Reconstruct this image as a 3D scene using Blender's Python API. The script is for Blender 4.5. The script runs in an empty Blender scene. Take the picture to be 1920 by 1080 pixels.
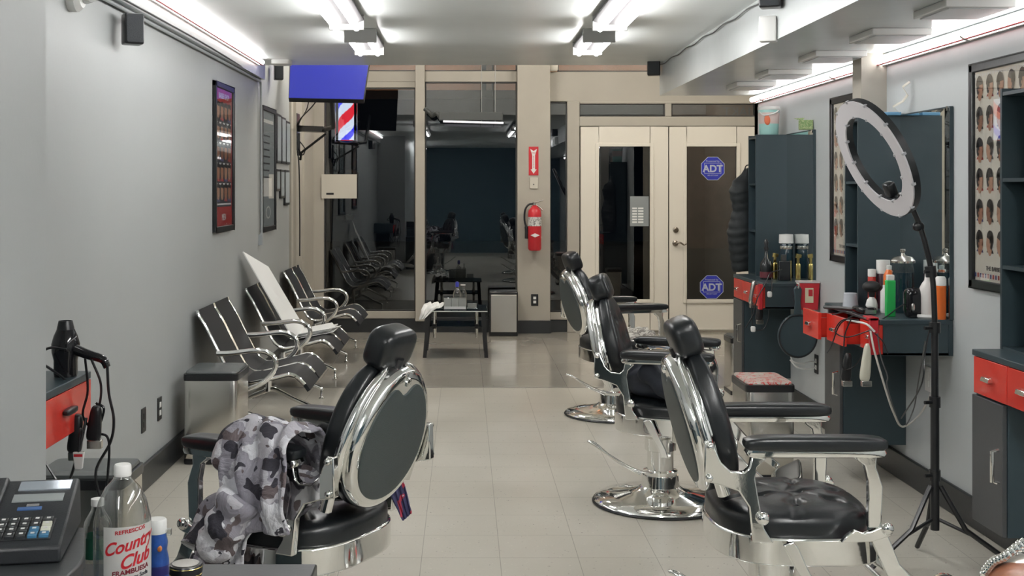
import bpy, bmesh, math, random
from mathutils import Vector, Matrix
random.seed(7)
PI = math.pi
sc = bpy.context.scene
COL = sc.collection

# ------------------------------------------------------------------ camera, world, exposure
FPX, CX, CY, CAMZ = 2250.0, 870.0, 355.0, 1.435
cd = bpy.data.cameras.new('camera')
cam = bpy.data.objects.new('camera', cd)
COL.objects.link(cam)
cam.location = (0, 0, CAMZ)
cam.rotation_euler = (PI / 2, 0, 0)
cd.sensor_width = 36
cd.lens = FPX / 1920 * 36
cd.shift_x = (960 - CX) / 1920
cd.shift_y = -(540 - CY) / 1920
cd.clip_start = 0.05
sc.camera = cam
w = bpy.data.worlds.new('night')
sc.world = w
w.use_nodes = True
w.node_tree.nodes['Background'].inputs[0].default_value = (0.10, 0.13, 0.20, 1)
w.node_tree.nodes['Background'].inputs[1].default_value = 0.02
sc.view_settings.view_transform = 'Standard'
sc.view_settings.look = 'None'
sc.view_settings.gamma = 1
sc.view_settings.use_curve_mapping = False
sc.view_settings.exposure = 0.2
TUBE = 31       # emission of the ceiling tubes
FRONT_FILL = 105      # added unseen warmer lamps over the storefront
REAR_FILL = 60       # added unseen lamps over and behind the photographer
STRIP = 8      # emission of the long wall strips
sc.cycles.max_bounces = 8
sc.cycles.transparent_max_bounces = 12
sc.cycles.use_denoising = True


def at(px, py, Y):
    return Vector(((px - CX) / FPX * Y, Y, CAMZ - (py - CY) / FPX * Y))


# ------------------------------------------------------------------ materials
MATS = {}


def mat(name, col=(0.5, 0.5, 0.5), rough=0.5, metal=0.0, bump=0.0, bscale=80, var=0.0, vscale=4, emit=0, ecol=None, spec=None, coat=0):
    if name in MATS:
        return MATS[name]
    m = bpy.data.materials.new(name)
    m.use_nodes = True
    nt = m.node_tree
    b = nt.nodes['Principled BSDF']
    b.inputs['Base Color'].default_value = (*col, 1)
    b.inputs['Roughness'].default_value = rough
    b.inputs['Metallic'].default_value = metal
    if spec is not None:
        b.inputs['Specular IOR Level'].default_value = spec
    if coat:
        b.inputs['Coat Weight'].default_value = coat
    if emit:
        b.inputs['Emission Color'].default_value = (*(ecol or col), 1)
        b.inputs['Emission Strength'].default_value = emit
    tc = nt.nodes.new('ShaderNodeTexCoord')
    if bump:
        n = nt.nodes.new('ShaderNodeTexNoise')
        n.inputs['Scale'].default_value = bscale
        n.inputs['Detail'].default_value = 4
        nt.links.new(tc.outputs['Object'], n.inputs['Vector'])
        bp = nt.nodes.new('ShaderNodeBump')
        bp.inputs['Strength'].default_value = bump
        bp.inputs['Distance'].default_value = 0.004
        nt.links.new(n.outputs['Fac'], bp.inputs['Height'])
        nt.links.new(bp.outputs['Normal'], b.inputs['Normal'])
    if var:
        n = nt.nodes.new('ShaderNodeTexNoise')
        n.inputs['Scale'].default_value = vscale
        n.inputs['Detail'].default_value = 5
        nt.links.new(tc.outputs['Object'], n.inputs['Vector'])
        r = nt.nodes.new('ShaderNodeValToRGB')
        r.color_ramp.elements[0].position = 0.3
        r.color_ramp.elements[1].position = 0.7
        r.color_ramp.elements[0].color = (*[c * (1 - var) for c in col], 1)
        r.color_ramp.elements[1].color = (*[min(1, c * (1 + var)) for c in col], 1)
        nt.links.new(n.outputs['Fac'], r.inputs['Fac'])
        nt.links.new(r.outputs['Color'], b.inputs['Base Color'])
    MATS[name] = m
    return m


def mat_thin(name, tint=(0.9, 0.9, 0.9), refl=0.08, rough=0.0, tmax=0.8):
    """thin clear sheet: mostly see-through with a reflection that grows at grazing angles"""
    m = bpy.data.materials.new(name)
    m.use_nodes = True
    nt = m.node_tree
    for n in list(nt.nodes):
        nt.nodes.remove(n)
    o = nt.nodes.new('ShaderNodeOutputMaterial')
    t = nt.nodes.new('ShaderNodeBsdfTransparent')
    t.inputs[0].default_value = (*tint, 1)
    g = nt.nodes.new('ShaderNodeBsdfGlossy')
    g.inputs['Roughness'].default_value = rough
    g.inputs['Color'].default_value = (1, 1, 1, 1)
    mx = nt.nodes.new('ShaderNodeMixShader')
    lw = nt.nodes.new('ShaderNodeLayerWeight')
    lw.inputs['Blend'].default_value = 0.35
    mp = nt.nodes.new('ShaderNodeMapRange')
    mp.inputs['From Min'].default_value = 0.0
    mp.inputs['From Max'].default_value = 1.0
    mp.inputs['To Min'].default_value = refl
    mp.inputs['To Max'].default_value = tmax
    nt.links.new(lw.outputs['Facing'], mp.inputs['Value'])
    nt.links.new(mp.outputs['Result'], mx.inputs['Fac'])
    nt.links.new(t.outputs[0], mx.inputs[1])
    nt.links.new(g.outputs[0], mx.inputs[2])
    nt.links.new(mx.outputs[0], o.inputs['Surface'])
    MATS[name] = m
    return m


def ramp_mat(name, cols, scale=14, rough=0.8, kind='noise', detail=2, bump=0.0):
    m = bpy.data.materials.new(name)
    m.use_nodes = True
    nt = m.node_tree
    b = nt.nodes['Principled BSDF']
    b.inputs['Roughness'].default_value = rough
    tc = nt.nodes.new('ShaderNodeTexCoord')
    n = nt.nodes.new('ShaderNodeTexNoise')
    n.inputs['Scale'].default_value = scale
    n.inputs['Detail'].default_value = detail
    n.inputs['Distortion'].default_value = 0.6
    nt.links.new(tc.outputs['Object'], n.inputs['Vector'])
    r = nt.nodes.new('ShaderNodeValToRGB')
    r.color_ramp.interpolation = 'CONSTANT'
    el = r.color_ramp.elements
    el[0].position = 0
    el[0].color = (*cols[0][1], 1)
    el[1].position = cols[1][0]
    el[1].color = (*cols[1][1], 1)
    for p, c in cols[2:]:
        e = el.new(p)
        e.color = (*c, 1)
    nt.links.new(n.outputs['Fac'], r.inputs['Fac'])
    nt.links.new(r.outputs['Color'], b.inputs['Base Color'])
    MATS[name] = m
    return m


def floor_mat(name, base, speck, rough, tile=0.305, seam=0.5, off=(0, 0)):
    m = bpy.data.materials.new(name)
    m.use_nodes = True
    nt = m.node_tree
    L = nt.links.new
    b = nt.nodes['Principled BSDF']
    tc = nt.nodes.new('ShaderNodeTexCoord')
    # speckles
    n = nt.nodes.new('ShaderNodeTexNoise')
    n.inputs['Scale'].default_value = 85
    n.inputs['Detail'].default_value = 1.5
    L(tc.outputs['Object'], n.inputs['Vector'])
    r = nt.nodes.new('ShaderNodeValToRGB')
    e = r.color_ramp.elements
    e[0].position = 0.245
    e[0].color = (*speck, 1)
    e[1].position = 0.275
    e[1].color = (*base, 1)
    x = e.new(0.68)
    x.color = (*base, 1)
    x = e.new(0.78)
    x.color = (*[min(1, c * 1.25) for c in base], 1)
    L(n.outputs['Fac'], r.inputs['Fac'])
    # soft wear
    n2 = nt.nodes.new('ShaderNodeTexNoise')
    n2.inputs['Scale'].default_value = 1.6
    n2.inputs['Detail'].default_value = 6
    L(tc.outputs['Object'], n2.inputs['Vector'])
    r2 = nt.nodes.new('ShaderNodeValToRGB')
    r2.color_ramp.elements[0].position = 0.3
    r2.color_ramp.elements[0].color = (0.86, 0.85, 0.83, 1)
    r2.color_ramp.elements[1].position = 0.7
    r2.color_ramp.elements[1].color = (1, 1, 1, 1)
    L(n2.outputs['Fac'], r2.inputs['Fac'])
    mx = nt.nodes.new('ShaderNodeMix')
    mx.data_type = 'RGBA'
    mx.blend_type = 'MULTIPLY'
    mx.inputs['Factor'].default_value = 1
    L(r.outputs['Color'], mx.inputs[6])
    L(r2.outputs['Color'], mx.inputs[7])
    # tile seams
    br = nt.nodes.new('ShaderNodeTexBrick')
    br.offset = 0.0
    br.inputs['Scale'].default_value = 1
    br.inputs['Brick Width'].default_value = tile
    br.inputs['Row Height'].default_value = tile
    br.inputs['Mortar Size'].default_value = 0.0016
    br.inputs['Mortar Smooth'].default_value = 0.3
    br.inputs['Color1'].default_value = (1, 1, 1, 1)
    br.inputs['Color2'].default_value = (0.96, 0.96, 0.955, 1)
    br.inputs['Mortar'].default_value = (seam, seam, seam * 0.95, 1)
    L(tc.outputs['Object'], br.inputs['Vector'])
    m2 = nt.nodes.new('ShaderNodeMix')
    m2.data_type = 'RGBA'
    m2.blend_type = 'MULTIPLY'
    m2.inputs['Factor'].default_value = 1
    L(mx.outputs[2], m2.inputs[6])
    L(br.outputs['Color'], m2.inputs[7])
    L(m2.outputs[2], b.inputs['Base Color'])
    # roughness variation
    mr = nt.nodes.new('ShaderNodeMapRange')
    mr.inputs['To Min'].default_value = rough * 0.8
    mr.inputs['To Max'].default_value = rough * 1.25
    L(n2.outputs['Fac'], mr.inputs['Value'])
    L(mr.outputs['Result'], b.inputs['Roughness'])
    MATS[name] = m
    return m


M = mat
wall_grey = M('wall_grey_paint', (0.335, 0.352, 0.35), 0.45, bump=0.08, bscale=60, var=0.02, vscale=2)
wall_beige = M('beige_paint', (0.38, 0.355, 0.305), 0.5, bump=0.05, bscale=50, var=0.03)
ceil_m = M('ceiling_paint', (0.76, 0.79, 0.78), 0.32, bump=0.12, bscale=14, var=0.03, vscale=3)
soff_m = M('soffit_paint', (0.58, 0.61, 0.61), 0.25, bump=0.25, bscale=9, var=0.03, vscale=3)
base_m = M('black_vinyl_base', (0.018, 0.02, 0.022), 0.35, bump=0.1)
fl1 = floor_mat('terrazzo_tile', (0.52, 0.495, 0.435), (0.11, 0.10, 0.08), 0.30)
fl2 = floor_mat('polished_old_tile', (0.36, 0.34, 0.30), (0.16, 0.14, 0.12), 0.13, tile=0.61, seam=0.6)
chrome = M('chrome', (0.86, 0.86, 0.84), 0.06, 1.0, bump=0.05, bscale=20)
steel = M('brushed_steel', (0.66, 0.64, 0.60), 0.22, 1.0, bump=0.03, bscale=200)
leather = M('black_leather', (0.009, 0.011, 0.013), 0.30, bump=0.25, bscale=25)
leather2 = M('black_vinyl_pad', (0.008, 0.010, 0.013), 0.5, bump=0.1, bscale=120, spec=0.35)
blackp = M('black_plastic', (0.012, 0.013, 0.015), 0.30, bump=0.04)
blackmat = M('black_laminate', (0.032, 0.052, 0.062), 0.38, bump=0.04, bscale=90)
greylam = M('dark_grey_laminate', (0.06, 0.063, 0.066), 0.4, bump=0.04)
red = M('red_lacquer', (0.62, 0.035, 0.022), 0.25, coat=0.3, bump=0.02)
redp = M('red_plastic', (0.50, 0.02, 0.03), 0.35, bump=0.02)
white = M('white_plastic', (0.72, 0.72, 0.70), 0.35, bump=0.02)
paper = M('white_paper', (0.74, 0.75, 0.74), 0.7, bump=0.05, bscale=200)
offw = M('cream_card', (0.55, 0.52, 0.45), 0.6, bump=0.03)
glassw = mat_thin('window_glass', (0.62, 0.66, 0.68), 0.085)
clear = mat_thin('clear_plastic', (0.86, 0.87, 0.86), 0.05)
glassj = mat_thin('jar_glass', (0.80, 0.85, 0.85), 0.04, tmax=0.15)
mirror = M('mirror_silver', (0.80, 0.84, 0.84), 0.012, 1.0)
tube_m = M('lamp_tube_glow', (1, 1, 1), 0.5, emit=TUBE, ecol=(1.0, 0.985, 0.97))
rear_fill_m = M('rear_fill_glow', (1, 1, 1), 0.5, emit=REAR_FILL, ecol=(1.0, 0.985, 0.97))
front_fill_m = M('front_fill_glow', (1, 1, 1), 0.5, emit=FRONT_FILL, ecol=(1.0, 0.93, 0.84))
strip_m = M('strip_tube_glow', (1, 1, 1), 0.5, emit=STRIP, ecol=(1.0, 0.985, 0.98))
lampw = M('lamp_housing', (0.66, 0.66, 0.64), 0.35, bump=0.02)
lampg = M('lamp_housing_grey', (0.04, 0.038, 0.04), 0.6, bump=0.02)
lampe = M('lamp_end_plate', (0.30, 0.30, 0.29), 0.5, bump=0.02)
lamphs = M('lamp_lower_housing', (0.5, 0.5, 0.49), 0.35, bump=0.02)
gold = M('gold_metal', (0.75, 0.60, 0.22), 0.2, 1.0)
orange = M('orange_can', (0.62, 0.13, 0.02), 0.3, bump=0.02)
green = M('green_box', (0.02, 0.42, 0.09), 0.4, bump=0.02)
def camo_mat():
    m = bpy.data.materials.new('grey_camo_cloth')
    m.use_nodes = True
    nt = m.node_tree
    b = nt.nodes['Principled BSDF']
    b.inputs['Roughness'].default_value = 0.75
    tc = nt.nodes.new('ShaderNodeTexCoord')
    prev = None
    for k, (col, sc_, th) in enumerate([((0.26, 0.25, 0.29), 11, 0.50), ((0.66, 0.66, 0.70), 10, 0.545), ((0.12, 0.095, 0.10), 12, 0.585), ((0.03, 0.028, 0.04), 13, 0.575)]):
        mp = nt.nodes.new('ShaderNodeMapping')
        mp.inputs['Location'].default_value = (3.1 * k + 1, 7.7 * k, 1.3 * k)
        nt.links.new(tc.outputs['Object'], mp.inputs['Vector'])
        n = nt.nodes.new('ShaderNodeTexNoise')
        n.inputs['Scale'].default_value = sc_
        n.inputs['Detail'].default_value = 2.5
        n.inputs['Distortion'].default_value = 0.4
        nt.links.new(mp.outputs[0], n.inputs['Vector'])
        g = nt.nodes.new('ShaderNodeMath')
        g.operation = 'GREATER_THAN'
        g.inputs[1].default_value = th
        nt.links.new(n.outputs['Fac'], g.inputs[0])
        mx = nt.nodes.new('ShaderNodeMix')
        mx.data_type = 'RGBA'
        nt.links.new(g.outputs[0], mx.inputs['Factor'])
        if prev is None:
            mx.inputs[6].default_value = (0.44, 0.43, 0.47, 1)
        else:
            nt.links.new(prev.outputs[2], mx.inputs[6])
        mx.inputs[7].default_value = (*col, 1)
        prev = mx
    nt.links.new(prev.outputs[2], b.inputs['Base Color'])
    wn = nt.nodes.new('ShaderNodeTexNoise')
    wn.inputs['Scale'].default_value = 9
    wn.inputs['Detail'].default_value = 5
    wn.inputs['Distortion'].default_value = 1.5
    nt.links.new(tc.outputs['Object'], wn.inputs['Vector'])
    bp = nt.nodes.new('ShaderNodeBump')
    bp.inputs['Strength'].default_value = 0.9
    bp.inputs['Distance'].default_value = 0.03
    nt.links.new(wn.outputs['Fac'], bp.inputs['Height'])
    nt.links.new(bp.outputs['Normal'], b.inputs['Normal'])
    MATS['grey_camo_cloth'] = m
    return m
camo = camo_mat()
navycloth = M('dark_navy_cloth', (0.012, 0.016, 0.026), 0.7, bump=0.3, bscale=60)
MATS['printed'] = ramp_mat('printed_cloth', [(0, (0.5, 0.48, 0.44)), (0.45, (0.22, 0.2, 0.18)), (0.55, (0.62, 0.6, 0.55))], 22, 0.7)


# ------------------------------------------------------------------ mesh builder
class MB:
    def __init__(s):
        s.v, s.f, s.m = [], [], []

    def add(s, vs, fs, mi=0):
        o = len(s.v)
        s.v += [Vector(p) for p in vs]
        for f in fs:
            s.f.append([o + i for i in f])
            s.m.append(mi)
        return s

    def box(s, x0, x1, y0, y1, z0, z1, mi=0):
        return s.add([(x0, y0, z0), (x1, y0, z0), (x1, y1, z0), (x0, y1, z0), (x0, y0, z1), (x1, y0, z1), (x1, y1, z1), (x0, y1, z1)],
                     [(0, 3, 2, 1), (4, 5, 6, 7), (0, 1, 5, 4), (1, 2, 6, 5), (2, 3, 7, 6), (3, 0, 4, 7)], mi)

    def prism(s, pts, a, b, axis='z', mi=0):
        """polygon extruded from a to b; axis z: pts are (x,y); y: (x,z); x: (y,z)"""
        def mk(p, t):
            return {'z': (p[0], p[1], t), 'y': (p[0], t, p[1]), 'x': (t, p[0], p[1])}[axis]
        n = len(pts)
        vs = [mk(p, a) for p in pts] + [mk(p, b) for p in pts]
        fs = [tuple(range(n)), tuple(range(2 * n - 1, n - 1, -1))]
        for i in range(n):
            j = (i + 1) % n
            fs.append((i, i + n, j + n, j))
        return s.add(vs, fs, mi)

    def lathe(s, prof, c=(0, 0, 0), seg=32, mi=0, axis=None, cap=True):
        c = Vector(c)
        n = len(prof)
        vs, fs = [], []
        R = Matrix.Identity(3)
        if axis is not None:
            R = Vector((0, 0, 1)).rotation_difference(Vector(axis).normalized()).to_matrix()
        for k in range(seg):
            a = 2 * PI * k / seg
            for r, z in prof:
                vs.append(c + R @ Vector((r * math.cos(a), r * math.sin(a), z)))
        for k in range(seg):
            k2 = (k + 1) % seg
            for i in range(n - 1):
                fs.append((k * n + i, k2 * n + i, k2 * n + i + 1, k * n + i + 1))
        if cap:
            if prof[0][0] > 1e-5:
                fs.append(tuple(k * n for k in range(seg - 1, -1, -1)))
            if prof[-1][0] > 1e-5:
                fs.append(tuple(k * n + n - 1 for k in range(seg)))
        return s.add(vs, fs, mi)

    def cyl(s, p0, p1, r, r2=None, seg=20, mi=0):
        p0, p1 = Vector(p0), Vector(p1)
        d = p1 - p0
        return s.lathe([(r, 0), (r if r2 is None else r2, d.length)], p0, seg, mi, d)

    def tube(s, pts, r, seg=10, smooth=0, mi=0, close=False):
        pts = [Vector(p) for p in pts]
        if smooth:
            out = []
            P = [pts[0] * 2 - pts[1]] + pts + [pts[-1] * 2 - pts[-2]]
            for i in range(1, len(P) - 2):
                for k in range(smooth):
                    t = k / smooth
                    a, b, c, d = P[i - 1], P[i], P[i + 1], P[i + 2]
                    out.append(0.5 * ((2 * b) + (c - a) * t + (2 * a - 5 * b + 4 * c - d) * t * t + (3 * b - a - 3 * c + d) * t ** 3))
            out.append(pts[-1])
            pts = out
        n = len(pts)
        rr = r if callable(r) else (lambda t: r)
        t0 = (pts[1] - pts[0]).normalized()
        nrm = t0.orthogonal().normalized()
        vs, fs = [], []
        for i in range(n):
            t = (pts[min(i + 1, n - 1)] - pts[max(i - 1, 0)])
            t = t.normalized() if t.length > 1e-9 else t0
            nrm = (nrm - t * nrm.dot(t))
            nrm = nrm.normalized() if nrm.length > 1e-6 else t.orthogonal().normalized()
            bi = t.cross(nrm)
            q = rr(i / (n - 1))
            for k in range(seg):
                a = 2 * PI * k / seg
                vs.append(pts[i] + nrm * math.cos(a) * q + bi * math.sin(a) * q)
        for i in range(n - 1):
            for k in range(seg):
                k2 = (k + 1) % seg
                fs.append((i * seg + k, i * seg + k2, (i + 1) * seg + k2, (i + 1) * seg + k))
        fs.append(tuple(range(seg - 1, -1, -1)))
        fs.append(tuple((n - 1) * seg + k for k in range(seg)))
        return s.add(vs, fs, mi)

    def sup(s, c, rad, e1=0.4, e2=0.4, nu=32, nv=16, mi=0, R=None, fn=None):
        """superellipsoid, e1 vertical roundness, e2 plan roundness"""
        c = Vector(c)
        pw = lambda t, e: math.copysign(abs(t) ** e, t)
        vs, fs = [], []
        for j in range(nv + 1):
            ph = -PI / 2 + PI * j / nv
            for i in range(nu):
                th = 2 * PI * i / nu
                p = Vector((rad[0] * pw(math.cos(ph), e1) * pw(math.cos(th), e2), rad[1] * pw(math.cos(ph), e1) * pw(math.sin(th), e2), rad[2] * pw(math.sin(ph), e1)))
                if fn:
                    p = fn(p)
                if R is not None:
                    p = R @ p
                vs.append(c + p)
        for j in range(nv):
            for i in range(nu):
                k = (i + 1) % nu
                fs.append((j * nu + i, j * nu + k, (j + 1) * nu + k, (j + 1) * nu + i))
        return s.add(vs, fs, mi)

    def poly(s, pts, mi=0):
        return s.add(pts, [tuple(range(len(pts)))], mi)

    def xf(s, mtx):
        s.v = [mtx @ p for p in s.v]
        return s


ORI = {}


def obj(name, mb, m, parent=None, bev=0, sharp=40, solid=0, sub=0, flat=False):
    me = bpy.data.meshes.new(name)
    if parent is not None:
        org = ORI[parent.name]
    else:
        xs = [p.x for p in mb.v]
        ys = [p.y for p in mb.v]
        org = Vector(((min(xs) + max(xs)) / 2, (min(ys) + max(ys)) / 2, min(p.z for p in mb.v)))
    me.from_pydata([p - org for p in mb.v], [], mb.f)
    ms = m if isinstance(m, (list, tuple)) else [m]
    for x in ms:
        me.materials.append(x)
    me.polygons.foreach_set('material_index', mb.m)
    bm = bmesh.new()
    bm.from_mesh(me)
    bmesh.ops.remove_doubles(bm, verts=bm.verts, dist=1e-5)
    if not flat:
        bmesh.ops.recalc_face_normals(bm, faces=bm.faces)
    bm.to_mesh(me)
    bm.free()
    me.polygons.foreach_set('use_smooth', [True] * len(me.polygons))
    me.set_sharp_from_angle(angle=math.radians(sharp))
    o = bpy.data.objects.new(name, me)
    COL.objects.link(o)
    if parent is None:
        o.location = org
    else:
        o.parent = parent
    ORI[o.name] = org
    if solid:
        q = o.modifiers.new('solid', 'SOLIDIFY')
        q.thickness = solid
        q.offset = 0
    if bev:
        q = o.modifiers.new('bevel', 'BEVEL')
        q.width = bev
        q.segments = 2
        q.limit_method = 'ANGLE'
    if sub:
        q = o.modifiers.new('sub', 'SUBSURF')
        q.levels = q.render_levels = sub
    return o


def tag(o, label, cat, group=None):
    o['label'] = label
    o['category'] = cat
    if group:
        o['group'] = group
    return o


def thing(name, label, cat, loc=(0, 0, 0), group=None):
    o = bpy.data.objects.new(name, None)
    o.empty_display_size = 0.1
    COL.objects.link(o)
    o.location = loc
    ORI[o.name] = Vector(loc)
    return tag(o, label, cat, group)


def struct(name, mb, m, parent=None, **k):
    o = obj(name, mb, m, parent, **k)
    if parent is None:
        o['kind'] = 'structure'
    return o


def dup(root, loc, rz, label, group=None):
    r = root.copy()
    COL.objects.link(r)
    r.location = loc
    r.rotation_euler = (0, 0, rz)
    r['label'] = label
    if group:
        r['group'] = group
    def rec(a, b):
        for ch in list(a.children):
            c = ch.copy()
            COL.objects.link(c)
            c.parent = b
            rec(ch, c)
    rec(root, r)
    ORI[r.name] = Vector(loc)
    return r


def text(name, s, size, m, parent, org, right, up, align='CENTER', wrap=None, ext=0.0004, squash=1.0, shear=0.0, bold=0.0):
    cu = bpy.data.curves.new(name, 'FONT')
    cu.body = s
    cu.size = size
    cu.align_x = align
    cu.extrude = ext
    cu.shear = shear
    cu.offset = bold * size
    t = bpy.data.objects.new(name, cu)
    COL.objects.link(t)
    dg = bpy.context.evaluated_depsgraph_get()
    dg.update()
    me = bpy.data.meshes.new_from_object(t.evaluated_get(dg))
    bpy.data.objects.remove(t)
    right, up = Vector(right).normalized(), Vector(up).normalized()
    nz = right.cross(up)
    mb = MB()
    vs = []
    for v in me.vertices:
        x, y, z = v.co.x * squash, v.co.y, v.co.z
        vs.append(wrap(x, y, z) if wrap else Vector(org) + right * x + up * y + nz * z)
    mb.add(vs, [tuple(p.vertices) for p in me.polygons])
    return obj(name, mb, m, parent, flat=True)


# ------------------------------------------------------------------ setting
XL, XR, YE, YW, ZC = -1.53, 2.17, 8.96, 12.1, 2.375
XN = -1.045
struct('floor', MB().box(-1.7, 3.2, -3, 8.69, -0.05, 0), fl1)
struct('floor', MB().box(-1.7, 3.2, 8.69, 12.3, -0.05, 0), fl2)
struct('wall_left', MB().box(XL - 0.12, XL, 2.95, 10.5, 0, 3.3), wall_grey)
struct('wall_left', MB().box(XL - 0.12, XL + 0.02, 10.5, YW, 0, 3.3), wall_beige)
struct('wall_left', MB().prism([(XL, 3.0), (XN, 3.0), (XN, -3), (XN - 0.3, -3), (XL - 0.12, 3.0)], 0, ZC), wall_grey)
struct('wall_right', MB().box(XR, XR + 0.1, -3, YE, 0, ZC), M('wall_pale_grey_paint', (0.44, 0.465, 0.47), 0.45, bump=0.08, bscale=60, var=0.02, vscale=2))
struct('wall_right', MB().box(XR, 3.05, YE - 0.1, YE, 0, 3.3), wall_beige)
struct('wall_right', MB().box(3.05, 3.15, YE - 0.1, YW, 0, 3.3), wall_beige)
struct('wall_rear', MB().box(-1.7, 3.2, -3.1, -3, 0, ZC), M('unlit_rear_teal', (0.06, 0.11, 0.14), 0.6, bump=0.05))  # dark teal stands in for the unlit rear of the shop
struct('ceiling', MB().box(-1.7, 3.2, -3, YE, ZC, ZC + 0.05), ceil_m)
struct('ceiling', MB().box(-1.7, 3.2, YE + 0.12, YW + 0.1, 3.3, 3.35), ceil_m)
struct('trim_1', MB().box(-1.7, 3.15, YE, YE + 0.12, ZC, 3.35), ceil_m)
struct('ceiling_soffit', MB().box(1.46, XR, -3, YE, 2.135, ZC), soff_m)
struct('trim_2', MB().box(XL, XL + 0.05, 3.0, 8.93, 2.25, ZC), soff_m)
struct('wall_chase', MB().box(2.04, XR, 6.16, 6.30, 0.1, 2.135), wall_beige)
# baseboards
def baseb(name, x0, x1, y0, y1, h=0.12):
    struct(name, MB().box(x0, x1, y0, y1, 0, h), base_m, bev=0.006)
baseb('baseboard_left', XL, XL + 0.018, 3.0, YW - 0.05, 0.13)
baseb('baseboard_right', XR - 0.018, XR, -1, YE - 0.1, 0.13)
# storefront (wall_back): s = 186 px per metre there
def X(px):
    return (px - CX) / 186.0
def Z(py):
    return CAMZ - (py - CY) / 186.0
yb0, yb1 = YW - 0.04, YW + 0.06
wb = MB()
wb.box(XL, X(608), yb0, yb1, Z(600), 3.3)                       # left post
wb.box(X(779.5), X(797), yb0 - 0.09, yb1, Z(600), 3.3)            # mullion
wb.box(X(969), X(1030), yb0 - 0.10, yb1, 0, 3.3)                # pillar
wb.box(X(608), X(779), yb0, yb1, Z(597), Z(583))                # sill left window
wb.box(X(1030), X(1066), yb0, yb1, Z(599), Z(585))
wb.box(X(608), X(969), yb0, yb1, Z(154), Z(134))                # head beam
wb.box(X(608), X(779), yb0, yb1, Z(165), Z(154))
wb.box(X(608), X(969), yb0, yb1, 2.9, 3.3)
wb.box(X(1030), 3.05, yb0, yb1, Z(191), Z(135))
wb.box(X(1030), 3.05, yb0, yb1, 2.9, 3.3)
wb.box(X(1063), X(1086), yb0, yb1, 0, Z(190))                   # door frame jambs
wb.box(X(1416), 3.05, yb0, yb1, 0, Z(190))
wb.box(X(1086), X(1416), yb0, yb1, Z(237), Z(219))              # door head
wb.box(X(1086), X(1416), yb0, yb1, Z(195), Z(190))
wb.box(X(1246), X(1258), yb0, yb1, Z(219), Z(194))
struct('wall_back', wb, wall_beige, bev=0.006)
struct('wall_back', MB().box(XL, X(1066), yb0 + 0.01, yb1, 0, Z(597)), base_m)
struct('baseboard_back', MB().box(X(969) - 0.01, X(1030) + 0.01, yb0 - 0.12, yb0 - 0.10, 0, Z(598)).box(XL, X(969), yb0 - 0.02, yb0, 0, Z(598)), base_m)
# windows: pane with slim stops
def window(name, px0, px1, py0, py1):
    f = MB()
    x0, x1, z0, z1 = X(px0), X(px1), Z(py1), Z(py0)
    t = 0.012
    for a in ((x0, x0 + t, z0, z1), (x1 - t, x1, z0, z1), (x0, x1, z0, z0 + t), (x0, x1, z1 - t, z1)):
        f.box(a[0], a[1], YW - 0.025, YW + 0.03, a[2], a[3])
    o = struct(name, f, M('dark_bronze', (0.03, 0.03, 0.03), 0.4))
    obj('pane', MB().box(x0 + t, x1 - t, YW, YW + 0.006, z0 + t, z1 - t), glassw, o)
    return o
window('window_1', 608, 779, 165, 583)
window('window_2', 797, 969, 154, 597)
window('window_3', 1030, 1063, 192, 585)
window('window_4', 1086, 1246, 194, 219)
window('window_5', 1258, 1416, 194, 219)
window('window_6', 608, 969, 90, 134)
window('window_7', 1045, 1416, 90, 135)
# doors
doorm = M('door_white_paint', (0.72, 0.68, 0.60), 0.4, bump=0.02)
def door(name, p0, p1, g0, g1):
    d = MB()
    x0, x1, a, b = X(p0), X(p1), X(g0), X(g1)
    z1, zt, zb = Z(238), Z(275), Z(561)
    y0, y1 = YW - 0.035, YW + 0.01
    d.box(x0, a, y0, y1, 0.02, z1).box(b, x1, y0, y1, 0.02, z1).box(a, b, y0, y1, 0.02, zb).box(a, b, y0, y1, zt, z1)
    t = 0.035
    for q in ((a - t, a, zb - t, zt + t), (b, b + t, zb - t, zt + t), (a, b, zb - t, zb), (a, b, zt, zt + t)):
        d.box(q[0], q[1], y0 - 0.012, y0, q[2], q[3])
    o = struct(name, d, doorm, bev=0.003)
    obj('pane', MB().box(a, b, YW - 0.012, YW - 0.006, zb, zt), glassw, o)
    return o
d1 = door('door_1', 1088, 1252, 1122, 1218)
d2 = door('door_2', 1254, 1415, 1286, 1380)
bronze = M('antique_nickel', (0.30, 0.26, 0.22), 0.25, 1.0)
h = MB().lathe([(0.03, 0), (0.028, 0.012), (0.018, 0.016), (0.014, 0.03)], (X(1266), YW - 0.035, Z(431)), 20, axis=(0, -1, 0))
h.lathe([(0.03, 0), (0.028, 0.012), (0.012, 0.02), (0.012, 0.05)], (X(1265), YW - 0.035, Z(456)), 20, axis=(0, -1, 0))
h.tube([(X(1265), YW - 0.08, Z(456)), (X(1272), YW - 0.085, Z(454)), (X(1279), YW - 0.085, Z(458)), (X(1284), YW - 0.085, Z(456))], 0.009, smooth=5)
obj('handle', h, bronze, d2)
struct('door_threshold', MB().box(X(1086), X(1416), YW - 0.08, YW + 0.06, 0, 0.02), steel)
sill = MB().box(XL, 3.1, 8.675, 8.70, 0, 0.003)
struct('trim_3', sill, M('seam_strip', (0.30, 0.28, 0.25), 0.3))
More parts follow.
